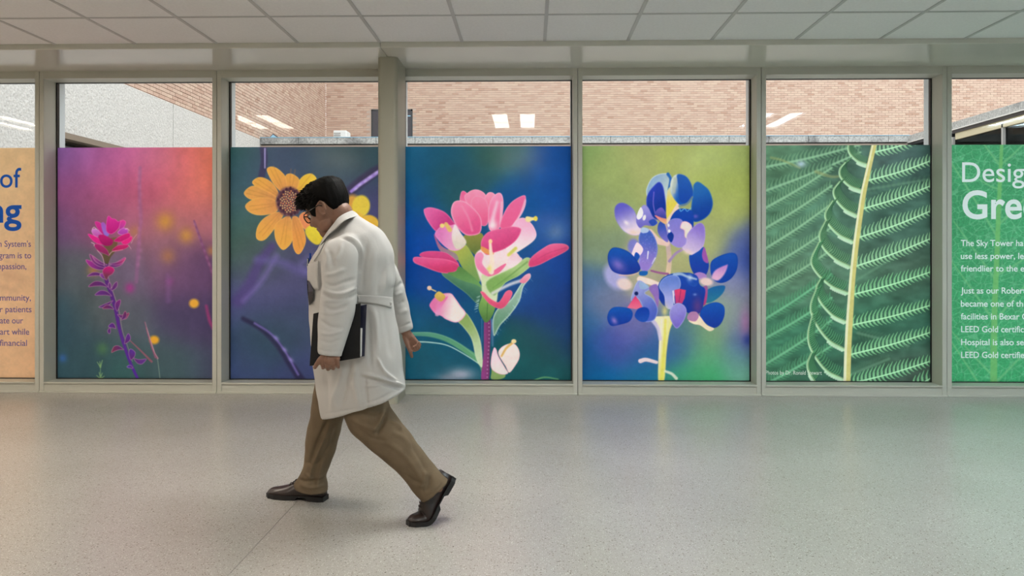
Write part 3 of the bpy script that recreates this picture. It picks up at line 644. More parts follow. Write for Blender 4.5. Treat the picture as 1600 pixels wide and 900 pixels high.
def art_paintbrush(c):
    c.bg([(640, 235, (28, 92, 128)), (700, 240, (24, 84, 112)), (760, 238, (44, 92, 92)), (700, 300, (38, 88, 92)), (720, 270, (36, 84, 104)), (660, 300, (20, 86, 132)), (655, 340, (14, 78, 150)), (660, 380, (10, 70, 158)), (660, 430, (10, 66, 148)), (645, 500, (22, 84, 124)), (690, 440, (18, 72, 140)), (720, 500, (22, 78, 120)), (800, 240, (40, 96, 100)), (860, 250, (10, 78, 152)), (885, 240, (12, 72, 150)), (820, 300, (12, 80, 146)), (870, 300, (14, 78, 160)), (870, 360, (46, 90, 160)), (880, 410, (18, 66, 152)), (870, 480, (28, 60, 130)), (830, 430, (30, 78, 142)), (885, 520, (26, 64, 120)), (850, 540, (38, 82, 88)), (860, 585, (26, 88, 92)), (820, 570, (20, 86, 92)), (690, 580, (28, 88, 108)), (650, 580, (26, 88, 112)), (700, 530, (18, 84, 110)), (650, 545, (26, 84, 100)), (800, 360, (20, 80, 130))], 24)
    c.blob(868, 362, 15, 14, (105, 135, 172), .7); c.blob(850, 345, 20, 14, (60, 95, 165), .4); c.blob(720, 585, 22, 10, (190, 180, 195), .75); c.blob(700, 590, 20, 6, (150, 150, 165), .6); c.blob(770, 245, 26, 18, (52, 90, 72), .4); c.noise(50, .08, 8)
    HP = (224, 96, 150); PN = (232, 130, 168); WH = (238, 208, 220); RD = (214, 72, 128); LR = (248, 178, 202)
    # leaves and stems
    c.poly([(690, 427), (705, 418), (725, 420), (742, 432), (754, 452), (758, 478), (745, 474), (728, 458), (705, 441)], (104, 152, 110), (56, 104, 88), ((735, 425), (720, 465)), .5, (140, 180, 140), 1.2, .5)
    c.poly([(772, 525), (770, 500), (778, 482), (796, 470), (806, 456), (815, 442), (827, 428), (829, 434), (818, 448), (812, 470), (797, 492), (782, 508)], (150, 184, 166), (104, 148, 120), ((800, 455), (790, 510)), .6, (214, 232, 220), 1.6, .8)
    c.stroke([(645, 522), (672, 523), (700, 531), (730, 549), (752, 566), (758, 581)], 6, 11, (84, 146, 128), 1, 1, (104, 168, 110)); c.stroke([(645, 534), (672, 535), (700, 540), (730, 556), (754, 572)], 2, 1.4, (196, 226, 214), .6, .9); c.stroke([(645, 520), (680, 521), (715, 535), (748, 560)], 1.4, 1, (120, 176, 150), .6, .8)
    c.poly([(757, 499), (767, 501), (766, 540), (764, 592), (752, 592), (756, 550)], (142, 66, 128), (110, 50, 96), ((756, 500), (768, 500)), .6)
    for y in range(505, 590, 6): c.blob(763+math.sin(y)*1.5, y, 1, 1.2, (220, 180, 220), .7)
    c.stroke([(753, 498), (753, 530), (752, 560)], 1, 1, (120, 150, 210), .9, .5); c.stroke([(769, 500), (770, 540)], 4, 2, (150, 170, 220), 1.5, .45)
    c.poly([(714, 500), (720, 490), (728, 488), (740, 505), (750, 528), (754, 555), (753, 574), (744, 560), (737, 530), (724, 511)], (138, 166, 96), (196, 214, 178), ((716, 500), (750, 560)), .6, (214, 226, 196), 1.3, .5)
    c.poly([(768, 582), (770, 560), (776, 568), (790, 585), (783, 592), (768, 592)], (132, 160, 96))
    c.poly([(767, 572), (768, 556), (772, 543), (776, 546), (779, 556), (790, 575), (794, 583), (784, 585), (772, 580)], (240, 206, 224), (232, 222, 218), None, .5, (230, 130, 175), .9, .5)
    c.poly([(779, 553), (783, 543), (794, 537), (804, 537), (811, 546), (812, 558), (806, 570), (796, 582), (790, 572)], (240, 226, 222), (232, 214, 210), None, .5, (240, 150, 170), .9, .5)
    c.stroke([(784, 556), (791, 544), (800, 536)], 3, 4, (214, 176, 96), .7, .9); c.blob(803, 533, 4, 3.4, (240, 214, 160), 1, 0, .6)
    # left bud
    c.poly([(697, 499), (690, 494), (680, 490), (672, 480), (672, 474), (680, 464), (690, 459), (704, 458), (711, 465), (720, 478), (728, 489), (722, 499), (712, 504)], (224, 120, 172), (236, 224, 220), ((676, 478), (712, 486)), .6, (224, 110, 170), 1.6, .5)
    c.poly([(680, 492), (684, 478), (694, 466), (700, 464), (690, 480), (686, 493)], (226, 100, 168), (230, 160, 200), None, .8, None, 1, 1, True, .8)
    c.poly([(679, 462), (686, 455), (696, 463), (690, 471), (683, 468)], (220, 190, 96), (200, 160, 84)); c.stroke([(681, 455), (672, 451)], 2, 2, (220, 190, 130), .5, 1, smooth=False); c.blob(671, 450, 3.6, 3.6, (232, 196, 170), 1, 0, .6)
    # back petals
    c.poly([(719, 316), (720, 302), (724, 298), (730, 302), (738, 316), (730, 324)], HP, PN, None, .5, LR, 1, .6)
    c.poly([(726, 310), (731, 301), (741, 296), (752, 298), (760, 306), (764, 324), (758, 345), (742, 336)], (236, 146, 180), (226, 104, 150), None, .5, LR, 1.2, .6)
    c.poly([(756, 316), (760, 304), (766, 300), (773, 303), (776, 312), (766, 330), (758, 330)], (238, 150, 182), (228, 110, 150), None, .5, LR, 1.1, .6)
    c.poly([(736, 318), (740, 308), (748, 306), (760, 313), (764, 330), (762, 350), (752, 352), (742, 338)], (234, 136, 172), (222, 96, 142), ((750, 306), (752, 350)), .5, LR, 1, .6)
    c.poly([(662, 330), (665, 325), (676, 324), (695, 331), (708, 345), (714, 356), (700, 364), (682, 362), (668, 345)], (226, 104, 168), (196, 60, 128), ((664, 326), (705, 352)), .5, (240, 150, 196), 1.4, .5)
    c.poly([(725, 368), (752, 364), (756, 380), (750, 400), (742, 398), (730, 384)], (140, 140, 70), (96, 116, 60))
    c.poly([(714, 354), (706, 338), (705, 326), (709, 316), (717, 313), (729, 316), (742, 327), (751, 339), (753, 352), (750, 364), (738, 368), (726, 366)], (236, 132, 172), (216, 82, 136), ((712, 316), (738, 366)), .5, (248, 196, 214), 1.7, .65)
    c.stroke([(722, 322), (732, 340), (738, 360)], 2, 3, (244, 170, 196), 1.5, .5)
    c.poly([(763, 345), (764, 322), (770, 308), (779, 301), (785, 305), (787, 320), (784, 345), (778, 360), (766, 360)], (236, 146, 184), (228, 110, 158), ((776, 302), (772, 350)), .5, (246, 190, 210), 1.5, .6)
    c.stroke([(777, 316), (772, 334), (768, 352)], 4, 7, (240, 206, 222), 2, .75); c.stroke([(784, 316), (782, 350)], 2.4, 3, (244, 206, 220), 1.2, .7, smooth=False)
    c.blob(771, 352, 6, 8, (244, 226, 232), .9)
    c.poly([(781, 354), (788, 332), (800, 315), (818, 305), (822, 310), (820, 324), (810, 342), (800, 356), (790, 358)], (228, 104, 156), (226, 96, 146), None, .5, (244, 180, 204), 1.3, .5); c.poly([(800, 352), (812, 334), (820, 312), (822, 316), (818, 330), (806, 350), (800, 357), (793, 356)], (244, 190, 210), None, None, .8, None, 1, 1, True, .8)
    # left bell
    c.poly([(700, 388), (722, 378), (738, 396), (748, 420), (750, 440), (738, 434), (724, 420), (712, 400)], (168, 176, 84), (120, 156, 90), ((712, 388), (745, 432)), .6)
    c.poly([(680, 374), (679, 366), (690, 384), (712, 396), (716, 406), (705, 404), (688, 392)], (170, 84, 140), (150, 140, 140))
    c.poly([(680, 368), (684, 358), (694, 350), (704, 352), (712, 351), (720, 364), (728, 378), (722, 388), (710, 392), (696, 386)], (222, 124, 188), (226, 170, 200), ((682, 362), (722, 380)), .5, (236, 160, 204), 1.1, .4)
    c.poly([(706, 372), (708, 356), (712, 351), (720, 364), (729, 378), (722, 387), (712, 388)], (240, 220, 226), (214, 206, 190), None, .9)
    c.stroke([(697, 350), (703, 359)], 6, 7, (222, 186, 112), .7, 1, smooth=False); c.blob(691, 352.5, 3.6, 3.4, (240, 216, 130), 1, 0, .6)
    # low left pink
    c.poly([(656, 400), (660, 394), (675, 392), (695, 394), (708, 402), (717, 413), (700, 412), (675, 406)], (212, 76, 136), (204, 60, 116), None, .5, (236, 130, 170), 1, .5)
    c.poly([(645, 405), (650, 401), (672, 403), (697, 405), (714, 411), (718, 417), (712, 424), (700, 427), (684, 425), (660, 416), (648, 411)], (226, 92, 148), (208, 60, 112), ((670, 402), (672, 425)), .5, (242, 140, 178), 1.3, .6)
    c.poly([(700, 427), (712, 424), (718, 416), (732, 426), (746, 438), (754, 450), (742, 444), (722, 438)], (90, 134, 74), (110, 160, 96), None, .6)
    # white middle
    c.poly([(742, 402), (755, 388), (790, 388), (812, 400), (806, 420), (788, 436), (772, 452), (758, 450), (748, 430)], (238, 214, 222), (228, 222, 206), None, 1.2)
    c.poly([(754, 424), (776, 424), (778, 460), (772, 484), (760, 502), (755, 484)], (204, 214, 170), (210, 222, 196), None, 1)
    c.poly([(760, 440), (800, 418), (823, 402), (832, 412), (812, 430), (790, 442), (772, 462)], (168, 196, 132), (130, 172, 96), ((800, 415), (792, 440)), .7, (210, 224, 190), 1.2, .5)
    c.stroke([(770, 450), (795, 432), (824, 409)], 2, 2.5, (110, 156, 84), .8, .7); c.stroke([(770, 458), (795, 445), (815, 438)], 5, 5, (226, 222, 226), 1.5, .8)
    c.poly([(799, 396), (806, 394), (811, 400), (816, 406), (800, 418), (792, 412)], (240, 200, 214), (240, 220, 226), None, .8)
    c.poly([(812, 440), (820, 430), (828, 427), (828, 434), (820, 442)], (240, 176, 196), (236, 130, 160))
    c.poly([(800, 392), (820, 372), (832, 356), (838, 366), (834, 376), (818, 388), (804, 396)], (238, 224, 232), (232, 220, 210), None, .8)
    c.poly([(798, 360), (806, 345), (817, 340), (826, 345), (834, 354), (838, 368), (828, 380), (812, 390), (796, 394), (790, 386)], (236, 176, 208), (240, 222, 228), ((812, 342), (806, 388)), .6, (246, 210, 226), 1.3, .5)
    c.stroke([(795, 398), (806, 388)], 5, 5, (204, 206, 96), 1, .9, smooth=False)
    c.stroke([(824, 341), (832, 342), (836, 341)], 6, 4, (240, 220, 150), .7, 1); c.blob(837, 341.5, 3.2, 4, (240, 216, 90), 1, 0, .6); c.blob(826, 343, 5, 4, (240, 222, 160), 1, 0, .5)
    c.poly([(752, 386), (753, 374), (762, 363), (778, 358), (798, 354), (812, 356), (814, 362), (806, 376), (790, 388), (774, 394), (760, 398)], (222, 92, 148), (206, 66, 124), ((770, 360), (782, 392)), .5, (240, 140, 176), 1.3, .5)
    c.poly([(828, 417), (826, 410), (832, 400), (848, 388), (862, 381), (882, 381), (889, 387), (882, 394), (862, 404), (842, 414)], (232, 104, 152), (212, 66, 118), ((850, 383), (856, 408)), .5, (242, 140, 174), 1.3, .6); c.stroke([(836, 407), (858, 395), (884, 387)], 1, 1.4, (196, 66, 116), .9, .7)
    c.poly([(742, 402), (745, 396), (752, 394), (756, 400), (754, 412), (765, 426), (763, 432), (752, 426), (744, 416)], (236, 150, 190), (230, 120, 165), None, .5, (246, 190, 214), 1, .5)
    c.poly([(763, 430), (774, 421), (789, 412), (790, 415), (780, 426), (768, 431)], (232, 110, 155)); c.poly([(752, 385), (753, 392), (764, 398), (772, 396), (760, 388)], (222, 150, 90))
    c.stroke([(766, 378), (767, 392), (769, 408), (768, 425)], 4, 8, (244, 222, 206), .9, .95); c.blob(766.5, 377, 3, 3.4, (244, 206, 160), 1, 0, .6); c.blob(765, 420, 3, 5, (224, 214, 110), .8)
    c.poly([(748, 482), (751, 470), (756, 462), (766, 472), (774, 478), (769, 494), (760, 504), (753, 496)], (132, 176, 92), (84, 124, 68), None, .5); c.stroke([(762, 474), (761, 498)], 1.5, 1.2, (70, 110, 60), .6, .8, smooth=False)
    c.poly([(751, 457), (756, 456), (766, 466), (778, 472), (784, 466), (790, 456), (797, 453), (801, 458), (796, 470), (788, 480), (779, 482), (764, 474)], (236, 104, 140), (214, 80, 118), None, .5, (244, 150, 170), .8, .5)
    for i in range(26):
        q = rng.random(); c.stroke([(750-q*4, 462+q*24), (744-q*4+rng.random()*3, 464+q*24)], .6, .4, (190, 216, 206), .4, .7, smooth=False)
        x = 772+q*55; y = 520-q*85; c.stroke([(x+2, y), (x+6, y+4)], .6, .4, (170, 200, 210), .4, .5, smooth=False)
    c.stroke([(830, 596), (850, 589), (872, 592)], 3, 2, (100, 160, 110), .8, .9)

def art_bluebonnet(c):
    c.bg([(912, 232, (136, 164, 100)), (950, 260, (152, 168, 106)), (1000, 240, (166, 174, 112)), (1060, 240, (168, 178, 104)), (1110, 235, (166, 180, 100)), (1165, 240, (158, 174, 104)), (920, 330, (150, 165, 112)), (1140, 330, (166, 176, 104)), (1150, 290, (164, 178, 96)), (1050, 400, (168, 170, 120)), (1010, 430, (170, 165, 140)), (925, 390, (130, 148, 118)), (915, 440, (74, 112, 156)), (912, 500, (48, 100, 150)), (915, 560, (16, 86, 144)), (950, 545, (60, 86, 160)), (975, 540, (88, 88, 170)), (990, 510, (110, 110, 165)), (940, 470, (120, 128, 160)), (1168, 380, (92, 108, 166)), (1168, 410, (70, 92, 170)), (1150, 440, (136, 140, 172)), (1110, 370, (164, 172, 116)), (1160, 500, (140, 146, 170)), (1130, 490, (140, 160, 140)), (1165, 535, (70, 90, 160)), (1100, 560, (96, 162, 122)), (1110, 520, (124, 162, 116)), (1070, 520, (90, 130, 130)), (1055, 540, (52, 92, 160)), (1070, 590, (60, 150, 116)), (1110, 590, (60, 168, 108)), (1165, 590, (110, 172, 148)), (1150, 560, (110, 160, 150)), (1000, 590, (22, 110, 150)), (940, 590, (8, 98, 152)), (1000, 560, (40, 96, 150))], 20)
    c.blob(1165, 505, 9, 24, (176, 120, 170), .7); c.blob(1168, 530, 8, 10, (40, 60, 150), .7); c.blob(1168, 405, 12, 22, (56, 82, 165), .6); c.noise(60, .05, 11)
    B = (22, 78, 176); D = (16, 52, 148); V = (112, 104, 196); LV = (176, 158, 220); W = (236, 222, 226); R = (150, 170, 224)
    # stem
    c.stroke([(1042, 330), (1044, 380), (1046, 410), (1042, 440)], 7, 8, (176, 152, 176), .8, 1, (226, 200, 160)); c.stroke([(1046, 408), (1056, 396), (1066, 390)], 4, 4, (160, 135, 180), .7, 1); c.stroke([(1015, 363), (1028, 376), (1042, 380)], 11, 9, (228, 196, 186), 1, 1)
    c.stroke([(1018, 423), (1030, 426), (1044, 428)], 3, 3.4, (150, 90, 140), .6, 1); c.stroke([(1000, 436), (1015, 440), (1030, 446)], 9, 9, (238, 216, 206), 1, 1)
    c.poly([(1029, 596), (1029, 560), (1030, 520), (1026, 505), (1020, 496), (1034, 494), (1052, 496), (1046, 520), (1042, 550), (1038, 596)], (232, 224, 190), (222, 216, 120), ((1026, 540), (1046, 545)), .9); c.stroke([(1040, 500), (1038, 540), (1034, 592)], 4, 4, (222, 216, 84), 1.2, .7); c.stroke([(1034, 500), (1031, 560)], 2, 2, (244, 238, 226), .8, .7, smooth=False)
    c.stroke([(1001, 564), (1010, 562), (1026, 566)], 7, 5, (236, 212, 216), .8, 1); c.stroke([(1040, 580), (1050, 584), (1057, 591)], 4, 5, (226, 226, 206), .8, .9); c.stroke([(1018, 498), (1028, 512), (1032, 530)], 6, 5, (206, 196, 220), 1, .9)
    # blurred white petals behind left
    c.blob(962, 432, 16, 22, (176, 172, 222), .9, -35, .5); c.blob(976, 444, 12, 9, (236, 212, 206), .9, 20, .5); c.blob(990, 385, 9, 12, (120, 122, 206), .9, 0, .6)
    # far right top
    c.poly([(1083, 300), (1084, 289), (1090, 284), (1098, 288), (1109, 299), (1114, 318), (1109, 334), (1097, 344), (1084, 346), (1080, 330)], (34, 104, 178), (14, 62, 156), ((1086, 290), (1100, 340)), .8, (60, 130, 190), 1.2, .5)
    c.blob(1087, 338, 4, 3, (110, 96, 190), .8)
    # mid blue behind stem
    c.poly([(1029, 350), (1036, 345), (1042, 360), (1044, 378), (1034, 372), (1028, 362)], (40, 76, 176), (120, 110, 196))
    # top left outer
    c.poly([(1010, 302), (1012, 290), (1020, 277), (1034, 271), (1048, 273), (1050, 290), (1048, 320), (1046, 342), (1030, 330), (1016, 318)], (140, 172, 206), (196, 208, 200), ((1012, 290), (1048, 310)), .6, (226, 232, 236), 1.2, .8)
    c.stroke([(1044, 272), (1048, 280), (1045, 296)], 5, 3, (24, 90, 176), .8, .9)
    c.poly([(1012, 330), (1010, 312), (1014, 300), (1022, 290), (1030, 284), (1036, 290), (1039, 304), (1042, 330), (1040, 342), (1030, 344), (1020, 340)], (40, 64, 176), D, ((1012, 300), (1038, 330)), .5, (120, 130, 214), 1.1, .6)
    c.stroke([(1022, 300), (1021, 318), (1024, 334)], 1.5, 1.5, (140, 116, 206), .6, .8); c.poly([(1024, 332), (1034, 324), (1042, 336), (1040, 344), (1030, 345)], (112, 92, 190), (40, 60, 150)); c.poly([(1023, 336), (1034, 340), (1044, 343), (1040, 350), (1030, 344)], (226, 120, 130), (226, 190, 130))
    c.poly([(1043, 300), (1048, 292), (1052, 300), (1060, 316), (1048, 334), (1043, 345), (1041, 330)], (214, 206, 150), (222, 206, 84), ((1046, 296), (1050, 320)), .8)
    c.poly([(1048, 334), (1058, 318), (1062, 314), (1061, 326), (1048, 342), (1044, 352), (1042, 344)], (234, 206, 186), None, None, .7)
    c.poly([(1048, 300), (1048, 284), (1054, 274), (1064, 272), (1074, 277), (1081, 290), (1083, 304), (1078, 316), (1066, 322), (1056, 314)], (214, 218, 206), (18, 84, 180), ((1048, 290), (1066, 296)), .6, (150, 180, 210), .9, .4)
    c.poly([(1062, 312), (1060, 290), (1058, 274), (1066, 273), (1076, 280), (1082, 294), (1082, 308), (1072, 318)], (30, 90, 176), (18, 70, 170), None, .9); c.stroke([(1055, 280), (1053, 300)], 6, 5, (176, 186, 176), 1.4, .7, smooth=False); c.stroke([(1062, 322), (1074, 318), (1082, 308)], 4, 3, (120, 140, 140), .8, .8)
    # left side
    c.poly([(961, 338), (961, 324), (968, 317), (978, 318), (990, 327), (996, 340), (1002, 356), (1004, 364), (992, 368), (976, 362), (966, 350)], (96, 92, 196), (226, 210, 226), ((968, 320), (988, 364)), .8, (120, 120, 206), 1.2, .4); c.blob(979, 348, 5, 3, (238, 226, 236), .9, 40); c.blob(991, 363, 9, 4, (240, 206, 196), .9)
    c.poly([(994, 345), (998, 330), (1006, 320), (1013, 324), (1020, 338), (1028, 348), (1020, 353), (1008, 352), (1000, 356)], (156, 150, 216), (110, 104, 196), None, .6); c.poly([(995, 338), (1001, 324), (1005, 330), (1004, 338), (998, 343)], (240, 236, 240)); c.blob(1007, 340, 2.4, 4.4, (246, 240, 236), .95, 15, .5); c.poly([(1014, 346), (1022, 342), (1027, 348), (1020, 353)], (40, 76, 176))
    # left mid petal
    c.poly([(998, 372), (1003, 360), (1010, 356), (1018, 362), (1025, 374), (1028, 390), (1024, 406), (1014, 422), (1005, 424), (998, 414), (1000, 396)], (66, 96, 186), (150, 126, 206), ((1014, 362), (1006, 418)), .5, R, 1.3, .6)
    c.poly([(1001, 360), (1005, 355), (1014, 358), (1012, 363), (1004, 364)], (176, 196, 226)); c.poly([(987, 398), (993, 382), (997, 379), (1005, 388), (1002, 397), (992, 404)], (240, 216, 226)); c.poly([(994, 394), (1000, 400), (994, 410), (991, 402)], B); c.stroke([(1013, 393), (1012, 404)], 2, 1.6, (236, 232, 240), .5, 1, smooth=False); c.stroke([(1024, 403), (1019, 412)], 2, 1.2, (236, 232, 240), .5, .8, smooth=False)
    c.poly([(951, 412), (950, 398), (956, 388), (966, 387), (982, 393), (994, 405), (1001, 420), (992, 427), (974, 429), (958, 424)], (20, 84, 176), (20, 50, 150), None, .5, (16, 46, 140), 1.2, .6); c.blob(966, 414, 8, 12, (150, 120, 200), .75, -50); c.poly([(1000, 424), (1012, 424), (1010, 430), (1000, 430)], (24, 96, 176)); c.stroke([(968, 430), (985, 430), (998, 426)], 1.6, 1.4, (220, 180, 170), .5, .8)
    # middle right
    c.poly([(1047, 345), (1052, 334), (1060, 327), (1070, 326), (1082, 330), (1084, 345), (1082, 362), (1074, 356), (1060, 346), (1050, 352)], (18, 70, 172), (16, 56, 160), None, .5)
    c.poly([(1043, 358), (1045, 346), (1055, 341), (1066, 344), (1070, 358), (1073, 372), (1071, 384), (1060, 387), (1048, 380), (1044, 370)], (128, 124, 206), (156, 136, 212), None, .5, R, 1, .5); c.poly([(1043, 368), (1048, 362), (1053, 368), (1050, 378), (1046, 376)], D); c.blob(1046, 361, 2.2, 2.6, (240, 240, 246), 1, 0, .6); c.blob(1045, 352, 1.6, 2.6, (236, 236, 246), .9, 0, .6)
    c.poly([(1063, 356), (1066, 347), (1073, 346), (1081, 352), (1081, 362), (1075, 372), (1070, 370), (1069, 360)], (240, 216, 220), (226, 226, 206), None, .6, (226, 70, 140), 1, .3); c.stroke([(1062, 325), (1064, 330), (1070, 326), (1074, 330), (1080, 325)], 1.6, 1.2, (110, 190, 226), .5, .8)
    c.poly([(1066, 388), (1072, 380), (1074, 366), (1084, 354), (1094, 348), (1101, 354), (1102, 372), (1098, 388), (1090, 400), (1080, 398)], (138, 116, 206), (206, 186, 222), ((1096, 352), (1078, 394)), .5, (196, 176, 226), 1, .5); c.blob(1076, 394, 9, 4, (238, 212, 206), .8, 20)
    # right pair
    c.poly([(1077, 400), (1082, 398), (1092, 392), (1100, 386), (1104, 400), (1108, 414), (1104, 428), (1096, 434), (1086, 430), (1079, 416)], B, (26, 56, 160), None, .5); c.poly([(1100, 386), (1103, 392), (1107, 410), (1100, 408), (1097, 398)], (156, 84, 170)); c.poly([(1083, 430), (1092, 425), (1102, 428), (1104, 434), (1090, 436)], (170, 130, 196))
    c.poly([(1110, 420), (1112, 408), (1124, 400), (1140, 395), (1150, 397), (1153, 408), (1150, 424), (1140, 437), (1126, 442), (1114, 436)], (20, 80, 178), (16, 62, 160), None, .5, (14, 50, 140), 1.2, .4); c.poly([(1112, 434), (1118, 422), (1134, 414), (1137, 415), (1132, 428), (1122, 438)], (186, 130, 200), (226, 180, 206), None, 1.2)
    c.blob(1104, 440, 10, 6, (236, 206, 200), .95, 10, .5)
    c.poly([(1098, 470), (1102, 456), (1112, 449), (1124, 446), (1133, 447), (1130, 457), (1120, 467), (1108, 473)], (26, 96, 160), (40, 120, 150), None, .7); c.poly([(1092, 470), (1096, 452), (1104, 446), (1106, 456), (1102, 476)], (150, 90, 150), (180, 60, 120))
    # lower centre
    c.poly([(1028, 462), (1028, 448), (1036, 434), (1052, 427), (1072, 426), (1088, 432), (1094, 445), (1102, 452), (1100, 470), (1096, 486), (1084, 492), (1070, 486), (1050, 478), (1038, 478)], (24, 70, 170), (20, 50, 150), None, .5)
    c.blob(1090, 478, 8, 14, (96, 60, 130), .8); c.poly([(1074, 426), (1088, 430), (1092, 440), (1086, 448), (1076, 444), (1072, 434)], (16, 60, 170), (30, 80, 176)); c.stroke([(1054, 429), (1064, 428), (1074, 432), (1088, 436)], 5, 3, (186, 206, 226), 1, .8); c.blob(1078, 434, 4, 5, (200, 214, 232), .8); c.blob(1086, 460, 3, 2, (150, 176, 226), .6)
    c.poly([(1030, 448), (1036, 436), (1048, 430), (1060, 432), (1064, 444), (1060, 456), (1054, 462), (1052, 478), (1046, 483), (1040, 478), (1038, 462)], (100, 128, 206), (178, 176, 226), ((1046, 432), (1046, 480)), .5, (196, 210, 236), 1.1, .5)
    c.poly([(1054, 453), (1062, 451), (1072, 453), (1070, 466), (1066, 474), (1056, 474)], (220, 66, 112), (190, 60, 120), None, .4, None, 1, 1, False); c.stroke([(1064, 453), (1061, 473)], 1, 1, (140, 40, 90), .4, .8, smooth=False); c.stroke([(1052, 455), (1054, 474)], 2.4, 1.6, (236, 220, 232), .5, .9, smooth=False)
    c.poly([(1046, 490), (1050, 479), (1060, 473), (1070, 478), (1073, 488), (1068, 502), (1058, 513), (1050, 504)], (150, 144, 214), (120, 104, 200), ((1050, 478), (1062, 512)), .5, (190, 190, 232), 1.2, .6)
    c.blob(1039, 486, 5, 9, (222, 206, 130), .8)
    c.poly([(1094, 494), (1097, 482), (1106, 475), (1120, 472), (1131, 478), (1132, 492), (1126, 506), (1116, 512), (1104, 506)], (20, 84, 180), (20, 56, 156), None, .5, (16, 50, 140), 1, .4); c.poly([(1076, 500), (1086, 490), (1094, 494), (1104, 507), (1116, 513), (1108, 517), (1094, 508), (1084, 506)], (238, 214, 196), (240, 222, 190), None, .6)
    c.poly([(1074, 498), (1078, 488), (1088, 487), (1092, 494), (1086, 502)], (176, 126, 170))
    # lower left
    c.poly([(986, 470), (990, 452), (998, 438), (1010, 444), (1015, 452), (1008, 458), (1020, 466), (1028, 482), (1024, 498), (1014, 503), (1004, 500), (1004, 480), (996, 466)], (150, 156, 214), (76, 96, 190), ((992, 446), (1020, 498)), .5, (190, 206, 236), 1.2, .6)
    c.poly([(1000, 440), (1014, 447), (1008, 452), (1000, 450)], (150, 176, 214)); c.poly([(1014, 450), (1026, 444), (1030, 458), (1028, 480), (1022, 464)], (140, 110, 190), (150, 110, 180), None, .8); c.blob(994.5, 458.5, 3, 3, (16, 30, 90), 1, 0, .6)
    c.poly([(980, 481), (986, 472), (993, 462), (999, 470), (1004, 480), (994, 483)], (222, 66, 116), (226, 110, 140), None, .4, None, 1, 1, False)
    c.poly([(992, 494), (996, 484), (1004, 480), (1013, 482), (1015, 492), (1010, 502), (1000, 502)], (16, 60, 164), (30, 80, 176), None, .5)
    c.poly([(949, 498), (952, 486), (960, 480), (974, 480), (985, 483), (989, 491), (984, 502), (970, 507), (955, 509)], (18, 84, 176), (20, 56, 156), None, .5, (16, 50, 140), 1, .4); c.blob(960, 501, 4, 6, (156, 126, 196), .85, -30)
    for i in range(60):
        x, y = 1000+rng.random()*26, 362+rng.random()*50; c.blob(x, y, .7, .7, (210, 216, 240), .25)

